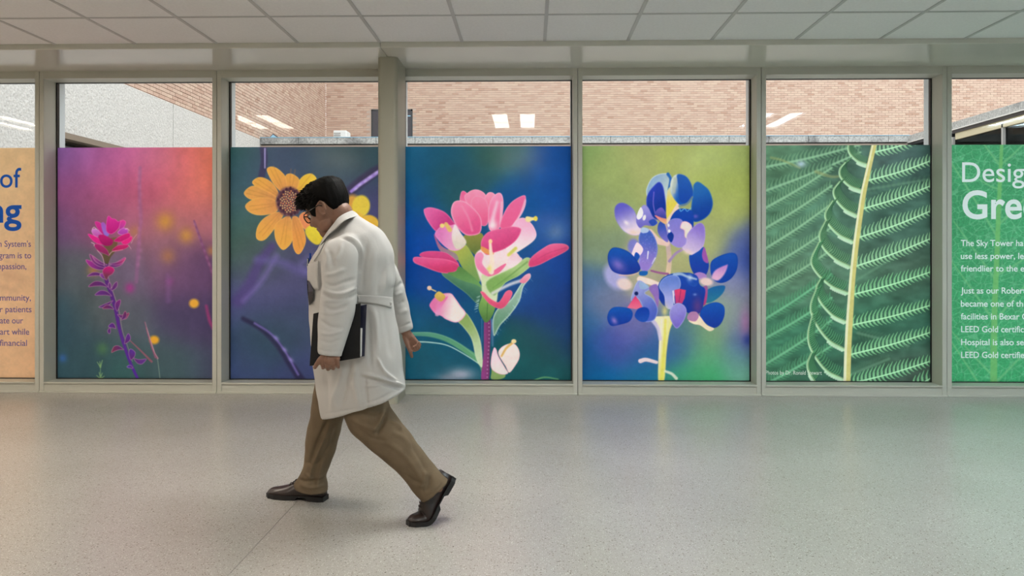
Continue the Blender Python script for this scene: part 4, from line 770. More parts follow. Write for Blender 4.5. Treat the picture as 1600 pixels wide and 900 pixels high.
def art_fern(c):
    c.bg([(1200, 240, (92, 134, 104)), (1300, 235, (78, 112, 96)), (1400, 235, (66, 96, 88)), (1455, 240, (58, 86, 84)), (1200, 330, (88, 132, 106)), (1280, 380, (84, 124, 106)), (1400, 330, (74, 110, 98)), (1455, 330, (70, 106, 94)), (1200, 430, (98, 140, 112)), (1260, 440, (96, 128, 106)), (1420, 440, (84, 112, 96)), (1200, 520, (64, 124, 96)), (1260, 520, (60, 116, 94)), (1400, 500, (56, 108, 86)), (1455, 500, (52, 100, 86)), (1200, 590, (70, 118, 92)), (1300, 590, (58, 100, 82)), (1400, 590, (70, 96, 82)), (1455, 590, (72, 84, 78))], 40)
    c.noise(46, .28, 21, 2, 1); c.noise(18, .16, 22, 2, 1)
    def frond(p0, p1, lu, ld, col, dark, n, soft, a, curve=0, wst=3, lean=.9, tw=3.4):
        p0 = np.array(p0, float); p1 = np.array(p1, float); d = p1-p0; L = np.hypot(*d); d /= L; nn = np.array([d[1], -d[0]])
        pt_ = lambda t: p0+d*L*t+nn*curve*4*t*(1-t)
        for i in range(n):
            t = (i+.5)/n; b = pt_(t); k = .75+.35*math.sin(math.pi*min(1, t*1.1+.08)); j = rng.random()*.2+.9
            for sgn, ln in ((1, lu), (-1, ld)):
                tip = b+nn*sgn*ln*k*j+d*ln*k*lean*.55; md = b+nn*sgn*ln*k*.5*j+d*ln*.12
                if dark: c.stroke([b+d*2.4, md+d*2.6, tip+d*1.6], tw*.9, .8, dark, soft, a*.6)
                c.stroke([b, md, tip], tw, .8, col, soft, a)
        c.stroke([pt_(0), pt_(.5), pt_(1)], wst, wst*.7, tuple(min(255, x+34) for x in col), soft, a)
    for k, (ya, yb) in enumerate(((262, 226), (300, 238), (328, 262), (360, 290), (392, 318), (424, 355), (457, 390), (502, 428), (532, 465), (573, 500), (604, 540))):
        col = (112, 158, 124) if k < 7 else (86, 154, 114)
        frond((1190, ya), (1345 if k < 2 else 1300, yb), 11, 7, col, (66, 106, 86), 24, 1.1, .85, -2, 4, 1.1, 4.6)
    for a, b in (((1330, 300), (1455, 280)), ((1340, 520), (1420, 540)), ((1335, 440), (1400, 400)), ((1330, 585), (1390, 560))): frond(a, b, 8, 8, (84, 128, 102), None, 16, 2, .5)
    c.stroke([(1205, 246), (1222, 250), (1250, 262)], 4, 3, (150, 165, 110), 1.4, .6); c.stroke([(1275, 268), (1300, 276), (1320, 274)], 5, 3, (150, 160, 110), 1.4, .6); c.blob(1252, 256, 7, 5, (176, 200, 214), .95)
    # pinnae to the right
    for i, (a, b) in enumerate((((1366, 238), (1440, 216)), ((1357, 282), (1456, 251)), ((1349, 326), (1456, 290)), ((1342, 371), (1456, 329)), ((1337, 416), (1456, 372)), ((1333, 460), (1456, 424)), ((1330, 508), (1456, 476)), ((1328, 554), (1456, 518)), ((1325, 600), (1456, 563)), ((1425, 602), (1458, 588)))):
        col = (134, 186, 144) if i < 5 else (118, 184, 134)
        frond(a, b, 15, 9, col, (58, 96, 80), max(4, int(np.hypot(b[0]-a[0], b[1]-a[1])/6.2)), .6, 1, -2, 2.4, 1.0, 4.8)
        frond(a, b, 7, 4.5, (168, 212, 176), None, max(4, int(np.hypot(b[0]-a[0], b[1]-a[1])/6.2)), .6, .55, -2, 2, .8, 1.6)
    # curled pinnae on the left
    arcs = [[(1355, 258), (1340, 252), (1328, 240), (1326, 228), (1330, 218)], [(1346, 298), (1328, 291), (1314, 277), (1313, 264), (1321, 254)], [(1339, 337), (1320, 327), (1306, 311), (1303, 297), (1312, 284)], [(1333, 378), (1311, 367), (1294, 349), (1290, 333), (1301, 314)], [(1328, 417), (1305, 405), (1286, 386), (1281, 366), (1290, 345)], [(1324, 458), (1299, 447), (1276, 426), (1268, 406), (1280, 378)], [(1321, 503), (1300, 492), (1281, 470), (1276, 450), (1282, 436)], [(1319, 546), (1294, 531), (1273, 502), (1267, 478), (1276, 450)], [(1317, 593), (1290, 578), (1268, 547), (1263, 522), (1270, 490)], [(1275, 600), (1265, 584), (1262, 568), (1268, 552)]]
    for k, ar in enumerate(arcs):
        p = cr(ar, 8); col = (100, 150, 108) if k < 5 else (84, 150, 104)
        for i in range(3, len(p)-1):
            t = i/len(p); q = p[i]; ln = (17-6*t)*(1 if k else .7); dx = .55+.35*t
            c.stroke([q, q+np.array([ln*dx*.6, -ln*.35]), q+np.array([ln*dx*.95, -ln*.95*(1-.3*t)])], 2.6, .9, col, .5, .95)
            c.stroke([q+(1.6, 0), q+np.array([ln*dx*.6+1.8, -ln*.35]), q+np.array([ln*dx*.95+1.8, -ln*.85])], 1.2, .6, (48, 88, 66), .5, .7)
        c.stroke(ar, 5.5, 2, (176, 216, 178), .6, 1); c.stroke([(x+.6, y-1.8) for x, y in ar], 1.4, .8, (110, 146, 96), .5, .8)
        for i in range(1, 9):
            q = p[i]; c.blob(q[0], q[1]+3.4, 2.2, 2, (196, 228, 200), .9, 0, .5)
    c.stroke([(1368, 218), (1358, 262), (1350, 300), (1343, 345), (1337, 390), (1332, 440), (1329, 490), (1326, 540), (1324, 602)], 8, 10, (206, 200, 128), .6, 1)
    c.stroke([(1366, 218), (1356, 262), (1347, 300), (1340, 345), (1334, 390), (1329, 440), (1325, 490), (1322, 540), (1320, 602)], 2.5, 4.5, (232, 236, 206), .7, .9)

def art_leaf(c):
    c.bg([(1500, 240, (66, 150, 104)), (1600, 240, (72, 152, 108)), (1500, 400, (66, 152, 104)), (1600, 420, (72, 158, 112)), (1500, 580, (68, 166, 112)), (1600, 590, (62, 160, 108)), (1700, 400, (68, 156, 110))], 90)
    r_ = np.random.default_rng(9); n = 900; px = r_.random(n)*(c.x1-c.x0)+c.x0; py = r_.random(n)*(c.y1-c.y0)+c.y0
    Hs, Ws = c.H, c.W; F1 = np.full((Hs, Ws), 1e9); F2 = np.full((Hs, Ws), 1e9)
    for x, y in zip(px, py):
        w = c.win(x-24, y-24, x+24, y+24)
        if w is None: continue
        d = np.hypot((c.X[w]-x)*.8+(c.Y[w]-y)*.25, c.Y[w]-y); f1 = F1[w]; f2 = F2[w]; nf2 = np.minimum(f2, np.maximum(f1, d)); F1[w] = np.minimum(f1, d); F2[w] = nf2
    e = np.exp(-((F2-F1)/.9)**2)[..., None]*.5; c.A = c.A*(1-e)+np.array((120, 190, 150))/255.*e
    c.noise(5, .16, 33); c.noise(90, .06, 34)
    LG = (116, 186, 132)
    for a, b in (((1560, 372), (1478, 240)), ((1560, 255), (1530, 215)), ((1566, 256), (1610, 215)), ((1558, 440), (1490, 345)), ((1556, 505), (1485, 405)), ((1556, 500), (1640, 400)), ((1562, 350), (1640, 270)), ((1554, 590), (1480, 510)), ((1554, 600), (1640, 510)), ((1530, 600), (1484, 530)), ((1565, 296), (1530, 280)), ((1558, 430), (1620, 390))):
        m_ = ((a[0]+b[0])/2+(3 if b[0] < a[0] else -3), (a[1]+b[1])/2+4); c.stroke([a, m_, b], 4, 2, LG, .9, .65)
    c.stroke([(1566, 215), (1562, 300), (1558, 400), (1554, 500), (1553, 600)], 5, 11, (112, 182, 112), 1, .85)

arts = {-4: (art_orange, 'orange window poster with dark blue lettering, at the left edge of the row'),
        -3: (art_prairie, 'window poster of a slender magenta wildflower against a purple dusk meadow'),
        -2: (art_daisy, 'window poster of yellow daisy-like flowers with purple twigs, behind the walking man'),
        -1: (art_paintbrush, 'window poster of a pink paintbrush wildflower on a deep blue ground'),
        0: (art_bluebonnet, 'window poster of a bluebonnet flower spike on a yellow-green ground'),
        1: (art_fern, 'window poster of green fern fronds with a pale central stem'),
        2: (art_leaf, 'green leaf-veined window poster with white lettering, at the right edge of the row')}
# lettering, printed on the film
def text_mesh(s, bold=0.0):
    cu = bpy.data.curves.new('t', 'FONT'); cu.body = s; cu.size = 1; cu.offset = bold; cu.resolution_u = 6; cu.fill_mode = 'FRONT'
    o = bpy.data.objects.new('t', cu); COL.objects.link(o); dg = bpy.context.evaluated_depsgraph_get(); dg.update()
    me = bpy.data.meshes.new_from_object(o.evaluated_get(dg), depsgraph=dg); bpy.data.objects.remove(o); bpy.data.curves.remove(cu); return me
CAPH = get_v(text_mesh('H'))[:, 1].max()
INK = {'white': (206, 222, 224), 'blue': (24, 74, 152), 'violet': (92, 74, 122), 'pale': (214, 222, 214)}
def write(c, s, px, py, cap, ink, bold=0, ref=None, refw=None, right=False):
    """px, py: start (or end) of the baseline; cap: capital height; the text ref is refw wide"""
    me = text_mesh(s, bold); V = get_v(me); ks = cap/CAPH; vr = get_v(text_mesh(ref, bold)); kx = refw/(vr[:, 0].max()-vr[:, 0].min())
    Q = 3; U = ((V[:, 0]-(V[:, 0].max() if right else V[:, 0].min()))*kx+px-c.x0)*c.S*Q; T = (py-V[:, 1]*ks-c.y0)*c.S*Q
    i0, i1 = max(0, int(U.min()/Q)-1), min(c.W, int(U.max()/Q)+2); j0, j1 = max(0, int(T.min()/Q)-1), min(c.H, int(T.max()/Q)+2)
    m = np.zeros(((j1-j0)*Q, (i1-i0)*Q), bool); me.calc_loop_triangles()
    for t in me.loop_triangles:
        x = U[list(t.vertices)]-i0*Q; y = T[list(t.vertices)]-j0*Q
        a0, a1 = max(0, int(x.min())-1), min(m.shape[1], int(x.max())+2); b0, b1 = max(0, int(y.min())-1), min(m.shape[0], int(y.max())+2)
        if a1 <= a0 or b1 <= b0: continue
        X, Y = np.meshgrid(np.arange(a0, a1)+.5, np.arange(b0, b1)+.5)
        e = [(x[(i+1) % 3]-x[i])*(Y-y[i])-(y[(i+1) % 3]-y[i])*(X-x[i]) for i in range(3)]
        m[b0:b1, a0:a1] |= ((e[0] >= 0) & (e[1] >= 0) & (e[2] >= 0)) | ((e[0] <= 0) & (e[1] <= 0) & (e[2] <= 0))
    m = m.reshape(j1-j0, Q, i1-i0, Q).mean((1, 3)); c.mixin((slice(j0, j1), slice(i0, i1)), m, np.array(INK[ink])/255.)
def letters(k, c):
    if k == -4: write(c, 'of', 33, 293, 30, 'blue', .004, 'of', 33, True)
    if k == -4: write(c, 'ng', 33.5, 347, 38.5, 'blue', .018, 'g', 27, True)
    if k == -4:
        for s, x, y, ref, w in (("h System's", 48, 385.5, "System's", 41), ('gram is to', 48.5, 403.5, 'gram is to', 50), ('mpassion,', 41, 420.5, 'passion,', 38), ('mmunity,', 48, 469.5, 'mmunity,', 48), ('ur patients', 49, 487.5, 'patients', 40.5), ('ate our', 36, 505, 'ate our', 36), ('art while', 45.5, 522.5, 'art while', 45.5), ('financial', 42, 540, 'financial', 42.5)):
            write(c, s, x, y, 9.4, 'violet', .004, ref, w, True)
    if k == 2: write(c, 'Desig', 1503.5, 284, 30.5, 'white', .004, 'Desi', 76.5)
    if k == 2: write(c, 'Gree', 1504, 341, 42.5, 'white', .018, 'Gr', 67)
    if k == 2:
        for s, x, y, ref, w in (('The Sky Tower ha', 1501.5, 384.3, 'The Sky Tower', 82.5), ('use less power, le', 1501.5, 404.5, 'use less power,', 85), ('friendlier to the e', 1501.5, 424, 'friendlier to the', 89), ('Just as our Robert', 1501.5, 458.5, 'Just as our', 59.5), ('became one of th', 1501.5, 479, 'became one of', 83.5), ('facilities in Bexar C', 1501.5, 499, 'facilities in Bexar', 92), ('LEED Gold certific', 1502, 519, 'LEED Gold', 58), ('Hospital is also se', 1502, 539.2, 'Hospital is also', 82.5), ('LEED Gold certifie', 1502, 559.2, 'LEED Gold', 58)):
            write(c, s, x, y, 9.4, 'white', .014, ref, w)
    if k == 1: write(c, 'Photos by Dr. Ronald Stewart', 1196.5, 585.5, 6.2, 'pale', 0, 'Photos by Dr. Ronald Stewart', 88)

posters = {}; prects = {}
for k, (fn, lab) in arts.items():
    rc = prect(k); prects[k] = rc; c = Canvas(*rc, 3.4 if k in (-4, 1, 2) else 2.4); fn(c); c.finish(); letters(k, c); im = c.image('print_%s' % fn.__name__[4:])
    a, b = glass_rects[k]
    me = bpy.data.meshes.new('print'); x0 = (a+b)/2
    me.from_pydata([(a-x0, 0, ZB+.008), (b-x0, 0, ZB+.008), (b-x0, 0, ZT), (a-x0, 0, ZT)], [], [(0, 1, 2, 3)])
    uv = me.uv_layers.new(name='UVMap')
    for i, q in enumerate(((0, 0), (1, 0), (1, 1), (0, 1))): uv.data[i].uv = q
    o = link('window_poster', me, film('print_film', im), loc=(x0, .176, 0)); tag(o, lab, 'poster', 'flower window posters' if -4 < k < 2 else 'lettered window posters'); posters[k] = o


# ------------------------------------------------------------------ the walking man
GR = 'man walking left in a white coat'
man = thing('person', 'dark-haired man in white coat and khaki trousers, walking with head bowed', 'person', tuple(P(568, 803, 3.555)))
man.location.z = 0; bpy.context.view_layer.update()
def mchild(name, me, m, parent=man):
    """mesh given in world space, origin kept at the world origin under the man's empty"""
    o = link(name, me, m, parent)
    if parent is man: o.location = -man.location
    return o
# --- head frame
psi, pit = math.radians(14), math.radians(31)
hf = Vector((-math.cos(psi)*math.cos(pit), math.sin(psi)*math.cos(pit), -math.sin(pit)))
hl = Vector((-math.sin(psi), -math.cos(psi), 0)); hu = hf.cross(hl); H0 = P(513, 323.5, 3.555)
def HP_(f, l, u): return H0+hf*f+hl*l+hu*u
def capsule(mb, a, b, ra, rb, n=12, k=7):
    a = Vector(a); b = Vector(b); d = (b-a).normalized(); pts = []; rad = []
    for i in range(k, -1, -1): q = math.pi/2*i/k; pts.append(a-d*ra*math.sin(q)); rad.append(max(1e-4, ra*math.cos(q)))
    for i in range(k+1): q = math.pi/2*i/k; pts.append(b+d*rb*math.sin(q)); rad.append(max(1e-4, rb*math.cos(q)))
    mb.tube(pts, rad, n)
def chain(mb, pts, rad):
    for i in range(len(pts)-1): capsule(mb, pts[i], pts[i+1], rad[i], rad[i+1])
body = MB()
lev = [(-.118, .040, .074, .018), (-.112, .022, .088, .034), (-.098, -.004, .094, .047), (-.078, -.030, .092, .058), (-.050, -.062, .092, .068), (-.020, -.084, .093, .073), (.012, -.098, .092, .075), (.045, -.104, .095, .077), (.072, -.102, .088, .075), (.094, -.084, .066, .062), (.106, -.056, .036, .042), (.110, -.02, .008, .012)]
R = cr(np.array(lev), 4); n = 36; vs = []; fs = []
for u, b0, f0, w in R:
    for k in range(n):
        q = 2*math.pi*k/n; cs, sn = math.cos(q), math.sin(q); ex = 2.25
        vs.append(HP_((f0+b0)/2+(f0-b0)/2*math.copysign(abs(cs)**(2/ex), cs), w*math.copysign(abs(sn)**(2/ex), sn), u))
for i in range(len(R)-1):
    for k in range(n): fs.append((i*n+k, i*n+(k+1) % n, (i+1)*n+(k+1) % n, (i+1)*n+k))
fs.append(tuple(range(n))); fs.append(tuple((len(R)-1)*n+k for k in range(n))[::-1]); body.add(vs, fs)
E = lambda f, l, u, a, b, c: body.ell(HP_(f, l, u), (hf*a, hl*b, hu*c), 8, 12)
chain(body, [HP_(.088, 0, .022), HP_(.100, 0, -.005), HP_(.109, 0, -.026)], [.008, .0095, .0125])   # nose
for s in (-1, 1):
    E(.100, s*.012, -.032, .010, .008, .008); E(.078, s*.034, .022, .016, .024, .009)               # nostril wing, brow
    E(.062, s*.047, -.040, .030, .024, .032); E(.030, s*.052, -.075, .04, .018, .03)                # cheek, jaw
E(.091, 0, -.062, .010, .023, .0055); E(.089, 0, -.072, .010, .020, .0065); E(.080, 0, -.100, .016, .022, .015)   # lips, chin
for s in (-1, 1):                                                                                   # ears
    ring = [HP_(-.006+.019*math.cos(q)*(1.0 if q < math.pi else .9)-.004*math.sin(q), s*(.078+.008*(1-math.cos(q))/2), -.016+.031*math.sin(q)) for q in [math.radians(a) for a in range(-100, 215, 15)]]
    chain(body, ring, [.0052]*len(ring)); E(-.004, s*.076, -.018, .014, .005, .024); E(.002, s*.079, -.042, .008, .005, .009)
# neck and the hidden body under the clothes
neck0, neck1 = HP_(-.035, 0, -.055), P(545, 372, 3.56)
capsule(body, neck0, neck1, .058, .066, 20); capsule(body, HP_(.01, 0, -.085), P(530, 372, 3.57), .045, .055, 16)
pel = P(562, 560, 3.55); chest = P(545, 420, 3.56)
for y in (-.08, 0, .08): capsule(body, P(545, 415, 3.56+y), P(558, 560, 3.56+y*.7), .075, .075, 14)
shN, elN, wrN = P(534, 398, 3.34), P(527, 475, 3.275), P(516, 552, 3.235)
shF, elF, wrF = P(585, 392, 3.77), P(604, 462, 3.82), P(633, 516, 3.86)
for a, b, c in ((shN, elN, wrN), (shF, elF, wrF)): chain(body, [a, b, c], [.048, .038, .027])
capsule(body, chest, shN, .07, .055); capsule(body, chest, shF, .07, .055)
hipN, knN, anN = P(568, 590, 3.48), P(606, 680, 3.45), P(683, 762, 3.46)
hipF, knF, anF = P(532, 590, 3.66), P(503, 690, 3.69), P(490, 762, 3.70)
for a, b, c in ((hipN, knN, anN), (hipF, knF, anF)): chain(body, [a, b, c], [.06, .045, .030])
# near (left) hand: back of the hand towards us, fingers hooked under the folder's lower edge
chain(body, [wrN, P(515, 562, 3.225)], [.026, .027])
for i, (x, y) in enumerate(((503, 569), (511, 571), (519, 570), (527, 568))):
    r = (.0092, .0098, .0094, .0082)[i]
    chain(body, [P(x*.45+514*.55, 555, 3.225), P(x, y-8, 3.218)], [.015, .0125])
    chain(body, [P(x, y-8, 3.218), P(x+1.2, y+1.5, 3.228), P(x+1.6, y+5.5, 3.258), P(x+1.6, y+2.0, 3.300)], [r+.0015, r, r*.92, r*.85])
chain(body, [P(507, 556, 3.225), P(500, 562, 3.22), P(495, 569, 3.228), P(492, 574, 3.245)], [.015, .0115, .0098, .0082])
# far (right) hand: swung back, palm towards us, fingers half curled
kn = [(641.5, 541.5), (645.0, 540), (648.0, 537.5), (650.5, 534.5)]
chain(body, [wrF, P(637, 526, 3.862)], [.024, .022])
for i, (x, y) in enumerate(kn):
    chain(body, [P(634+i*1.6, 524-i*1.2, 3.866), P(x, y, 3.868)], [.014, .0122])
    r = (.0088, .0092, .0088, .0078)[i]; L_ = (8.5, 8.5, 8, 6.5)[i]
    chain(body, [P(x, y, 3.868), P(x+L_*.62, y+L_*.68, 3.855), P(x+L_*.86, y+L_*.66, 3.828), P(x+L_*.62, y+L_*.10, 3.822)], [r+.001, r, r*.92, r*.82])
chain(body, [P(633, 526, 3.855), P(636.5, 538, 3.842), P(641, 549, 3.836), P(643.5, 557, 3.838)], [.0145, .0115, .0095, .008])
bme = remesh(body, .0030, 3, .5); mchild('body', bme, M['skin'])
# eyes, brows
for s in (-1, 1):
    ey = mchild('eye', MB().ell(HP_(.081, s*.032, .003), (hf*.0125, hl*.0125, hu*.0115)).mesh('eye', True), M['eye'])
    mchild('iris', MB().ell(HP_(.0915, s*.032, .000), (hf*.003, hl*.0055, hu*.0055)).mesh('iris', True), M['iris'], ey)
    mchild('eyelid', MB().ell(HP_(.0815, s*.032, .0085), (hf*.0145, hl*.016, hu*.009)).mesh('lid', True), M['skin'], ey)
    mb = MB(); mb.tube([HP_(.097, s*.014, .021), HP_(.096, s*.032, .026), HP_(.082, s*.050, .021)], [.002, .0036, .0015], 8); mchild('eyebrow', mb.mesh('b', True), M['hair'])
# spectacles
gl = MB()
def rim(s):
    return [HP_(.108-.010*(abs(y)/.05), s*.034+y, -.004+z) for y, z in [(.024*math.copysign(abs(math.cos(q))**.7, math.cos(q)), .0165*math.copysign(abs(math.sin(q))**.7, math.sin(q))) for q in [2*math.pi*i/20 for i in range(21)]]]
for s in (-1, 1):
    gl.tube(rim(s), .0027, 8); gl.tube([HP_(.103, s*.057, .006), HP_(.090, s*.071, .010), HP_(.05, s*.081, .008), HP_(.002, s*.083, .005), HP_(-.012, s*.084, -.006)], .0024, 8)
gl.tube([HP_(.108, -.011, .004), HP_(.113, 0, .007), HP_(.108, .011, .004)], .0021, 8)
go = mchild('eyeglasses', gl.mesh('g', True), M['specs'])
for s in (-1, 1):
    r_ = rim(s)[:-1]; mb = MB(); mb.add(r_+[p+hf*.0015 for p in r_], [tuple(range(20)), tuple(range(20, 40))[::-1]]+[(i, (i+1) % 20, (i+1) % 20+20, i+20) for i in range(20)]); mchild('lens', mb.mesh('l'), M['lens'], go)
# --- hair: shell that sinks into the head outside the hairline, with clumps on top
hp = np.array([(.118, .055), (.095, .052), (.074, .040), (.060, .012), (.058, -.012), (.046, -.022), (.036, -.004), (.020, .018), (-.010, .026), (-.030, .010), (-.036, -.020), (-.050, -.056), (-.078, -.092), (-.20, -.100), (-.20, .30), (.20, .30), (.20, .06)])
def in_hair(f, u):
    ins = np.zeros(f.shape, bool); D = np.full(f.shape, 1e9)
    for i in range(len(hp)):
        ax, ay = hp[i]; bx, by = hp[(i+1) % len(hp)]; dx, dy = bx-ax, by-ay; t = np.clip(((f-ax)*dx+(u-ay)*dy)/(dx*dx+dy*dy), 0, 1); D = np.minimum(D, np.hypot(f-ax-t*dx, u-ay-t*dy))
        if dy != 0: ins ^= ((ay > u) != (by > u)) & (f < dx*(u-ay)/dy+ax)
    return np.where(ins, D, -D)
nu, nv = 120, 160; vs = []; fs = []
bv = BVHTree.FromPolygons([tuple(p) for p in vs] or [tuple(v) for v in body.v[:len(R)*n]], [f for f in body.f[:(len(R)-1)*n+2]])
TH, PH = np.meshgrid(np.linspace(.01, math.pi-.01, nu), np.linspace(0, 2*math.pi, nv, endpoint=False), indexing='ij')
cen = HP_(-.005, 0, .01); VV = []
for i in range(nu):
    for j in range(nv):
        t, q = TH[i, j], PH[i, j]; d = hf*(math.sin(t)*math.cos(q))+hl*(math.sin(t)*math.sin(q))+hu*math.cos(t)
        h = bv.ray_cast(cen, d); VV.append((h[3] if h[3] else .09, d))
rad = np.array([a for a, _ in VV]); DD = np.array([tuple(d) for _, d in VV]); base = np.array(cen)+DD*rad[:, None]; rel = base-np.array(H0)
ff, ll, uu = rel@np.array(hf), rel@np.array(hl), rel@np.array(hu)
sd = in_hair(ff, uu); full = np.clip(sd/.012+.35, -.6, 1)
thick = .012+.007*np.clip((uu-.05)/.06, 0, 1)+.006*np.clip((ff-.03)/.05, 0, 1)*np.clip((uu-.04)/.04, 0, 1)-.006*np.clip((-uu)/.05, 0, 1)
nz = np.sin(ff*210+np.sin(ll*90)*2+uu*60)*.5+np.sin(ll*300+ff*120)*.35+np.sin(ff*520+ll*410)*.25
off = np.where(full > 0, thick*full+.0016*nz*full, .010*full)
HV = base+DD*off[:, None]
for i in range(nu-1):
    for j in range(nv): fs.append((i*nv+j, i*nv+(j+1) % nv, (i+1)*nv+(j+1) % nv, (i+1)*nv+j))
fs += [tuple(range(nv))[::-1], tuple((nu-1)*nv+j for j in range(nv))]
hm = MB().add([tuple(v) for v in HV], fs)
r_ = random.Random(3)
idx = np.where((full > .9) & (uu > .03) & (ff > -.02))[0]
for i in r_.sample(list(idx), 420):
    b = Vector(HV[i]); nrm = Vector(DD[i]); front = max(0, min(1, (ff[i]-.0)/.08)); ln = .012+.020*front*r_.uniform(.5, 1.3)
    d = (hf*(.9+.5*front)+nrm*(.25+.35*front)+hl*r_.uniform(-.3, .3)+hu*r_.uniform(-.25, .25)).normalized()
    hm.tube([b-nrm*.004, b+d*ln*.5, b+d*ln+(hu*-.15+hf*.2)*ln*.4], [.0032, .0026, .0004], 5)
fr = np.where((full > .9) & (uu > .045) & (ff > .055) & (abs(ll) < .065))[0]
for i in r_.sample(list(fr), 150):
    b = Vector(HV[i]); nrm = Vector(DD[i]); ln = r_.uniform(.018, .036); d = (hf*1.0+hu*r_.uniform(-.15, .55)+hl*r_.uniform(-.25, .25)).normalized()
    hm.tube([b-nrm*.006, b+d*ln*.6, b+d*ln-hu*.004], [.0045, .0032, .0005], 5)
mchild('hair', hm.mesh('hair', True), M['hair'])

# --- coat
ct = MB()
torso = [(509, 371, 551, 334, 3.60, 3.52, .062), (505, 380, 560, 337, 3.61, 3.51, .090), (499, 391, 577, 347, 3.62, 3.50, .150), (491, 403, 593, 358, 3.62, 3.49, .195), (484.5, 416, 605, 373, 3.62, 3.49, .212), (483.5, 432, 613, 392, 3.62, 3.49, .22), (484, 450, 615.5, 416, 3.62, 3.49, .215), (485, 466, 616, 440, 3.62, 3.48, .208), (485.5, 482, 613, 467, 3.62, 3.48, .200), (486, 502, 617, 495, 3.62, 3.47, .202), (488, 528, 622, 522, 3.62, 3.47, .206), (490.5, 556, 626, 550, 3.62, 3.46, .21), (495, 590, 629, 580, 3.63, 3.46, .215), (499, 618, 632, 599, 3.64, 3.46, .218), (503.5, 645, 633, 606, 3.65, 3.46, .218), (505, 650, 632, 609, 3.65, 3.46, .214)]
loft(ct, torso, 56, 4, 2.15)
nsl = [(520, 374, 552, 362, 3.40, 3.40, .03), (511, 380, 560, 370, 3.36, 3.36, .062), (504, 397, 564, 391, 3.335, 3.335, .080), (502, 422, 562, 424, 3.315, 3.315, .080), (503, 448, 559, 455, 3.295, 3.295, .076), (500.5, 474, 556.5, 479, 3.275, 3.275, .070), (497.5, 500, 549.5, 505, 3.26, 3.26, .063), (496.5, 525, 541.5, 531, 3.245, 3.245, .055), (497, 546, 534.5, 551.5, 3.235, 3.235, .048), (498, 552, 533.5, 557, 3.233, 3.233, .046)]
loft(ct, nsl, 40, 5, 2.15)
fsl = [(556, 372, 588, 362, 3.70, 3.70, .05), (562, 392, 604, 384, 3.75, 3.75, .075), (574, 420, 619, 417, 3.78, 3.78, .072), (587, 446, 629, 441, 3.81, 3.81, .064), (600, 474, 636.5, 468, 3.835, 3.835, .056), (612, 500, 641.5, 493, 3.85, 3.85, .048), (621, 516, 644.5, 508, 3.86, 3.86, .042), (624, 521.5, 645, 513.5, 3.862, 3.862, .040)]
loft(ct, fsl, 36, 5, 2.15)
cme = remesh(ct, .0055, 5, .5)
folds(cme, [
 # near sleeve
 ([(533, 372), (548, 376), (558, 386), (563, 400), (562, 425)], 1.8, -.007), ([(536, 369), (552, 373), (563, 385), (567, 402)], 2.2, .004),
 ([(513, 392), (519, 405), (521, 420)], 3.5, -.005), ([(508, 388), (512, 402), (511, 418)], 2.5, .004), ([(534, 380), (530, 396), (521, 408)], 3, .004),
 ([(505, 452), (520, 459), (538, 458), (556, 449)], 2.4, .007), ([(503, 459), (518, 466), (540, 466), (558, 460)], 2.4, -.007), ([(506, 470), (524, 470), (545, 464)], 2.0, .005), ([(506, 441), (520, 446), (540, 440), (556, 436)], 2.6, -.005), ([(504, 478), (522, 484), (545, 476)], 2.4, -.005), ([(503, 488), (520, 490), (540, 484)], 2.2, .004), ([(507, 430), (522, 428), (540, 420)], 3, .004),
 ([(500, 500), (515, 510), (535, 512)], 3, -.004), ([(500, 520), (516, 522), (536, 516)], 2.6, .004), ([(500, 532), (516, 536), (532, 530)], 2.4, -.003), ([(498, 546), (515, 550), (534, 549)], 1.2, -.002),
 # sleeve edges against the body
 ([(565, 396), (562, 425), (560, 450), (557, 468)], 2.2, -.006), ([(501, 402), (500, 430), (502, 450)], 2.4, -.007), ([(495, 410), (496, 430), (497, 455)], 2.0, .004),
 # back
 ([(560, 345), (580, 358), (596, 376), (606, 398)], 5, .003), ([(574, 380), (568, 415), (566, 455)], 4, -.005), ([(586, 390), (582, 425), (578, 460)], 5, .003), ([(600, 420), (592, 445), (590, 462)], 4, -.004), ([(606, 400), (603, 430), (600, 460)], 3, .003),
 # skirt
 ([(573, 478), (576, 500), (578, 540), (580, 575)], 3, -.008), ([(582, 478), (588, 510), (590, 550)], 4, .006), ([(600, 480), (606, 520), (612, 560)], 5, -.004), ([(562, 482), (560, 520), (556, 560)], 5, .004), ([(548, 560), (540, 600), (532, 640)], 5, -.007), ([(556, 570), (556, 600), (562, 636)], 5, .007), ([(570, 590), (571, 610), (574, 638)], 2.5, -.006), ([(520, 580), (522, 610), (524, 645)], 6, .005), ([(508, 580), (511, 610), (512, 645)], 4, -.004), ([(536, 575), (530, 600), (520, 630)], 4, .005), ([(590, 560), (600, 580), (620, 596)], 2.6, .009), ([(566, 584), (590, 589), (612, 597), (629, 602)], 2.2, .010), ([(566, 590), (590, 596), (612, 603), (629, 607)], 2.6, -.009), ([(568, 604), (585, 602), (598, 599)], 1.6, .005), ([(572, 636), (595, 628), (615, 617), (631, 607)], 3.0, .006), ([(565, 633), (590, 625), (612, 613)], 1.6, -.004),
 ([(506, 647), (533, 642.5), (568, 637), (600, 627), (622, 614)], 1.2, -.002),
 # far sleeve
 ([(612, 452), (624, 446), (632, 440)], 3, -.005), ([(616, 462), (628, 456)], 2.5, .005), ([(620, 476), (632, 470)], 3, -.005), ([(622, 490), (636, 484)], 3, .004), ([(624, 512), (643, 504)], 1.3, -.003)])
V = get_v(cme); N_ = get_n(cme); u, v = np_proj(V)
w_ = np.sin(V[:, 2]*38+V[:, 0]*21+np.sin(V[:, 1]*27)*1.5)*np.sin(V[:, 0]*33-V[:, 2]*17+V[:, 1]*24)
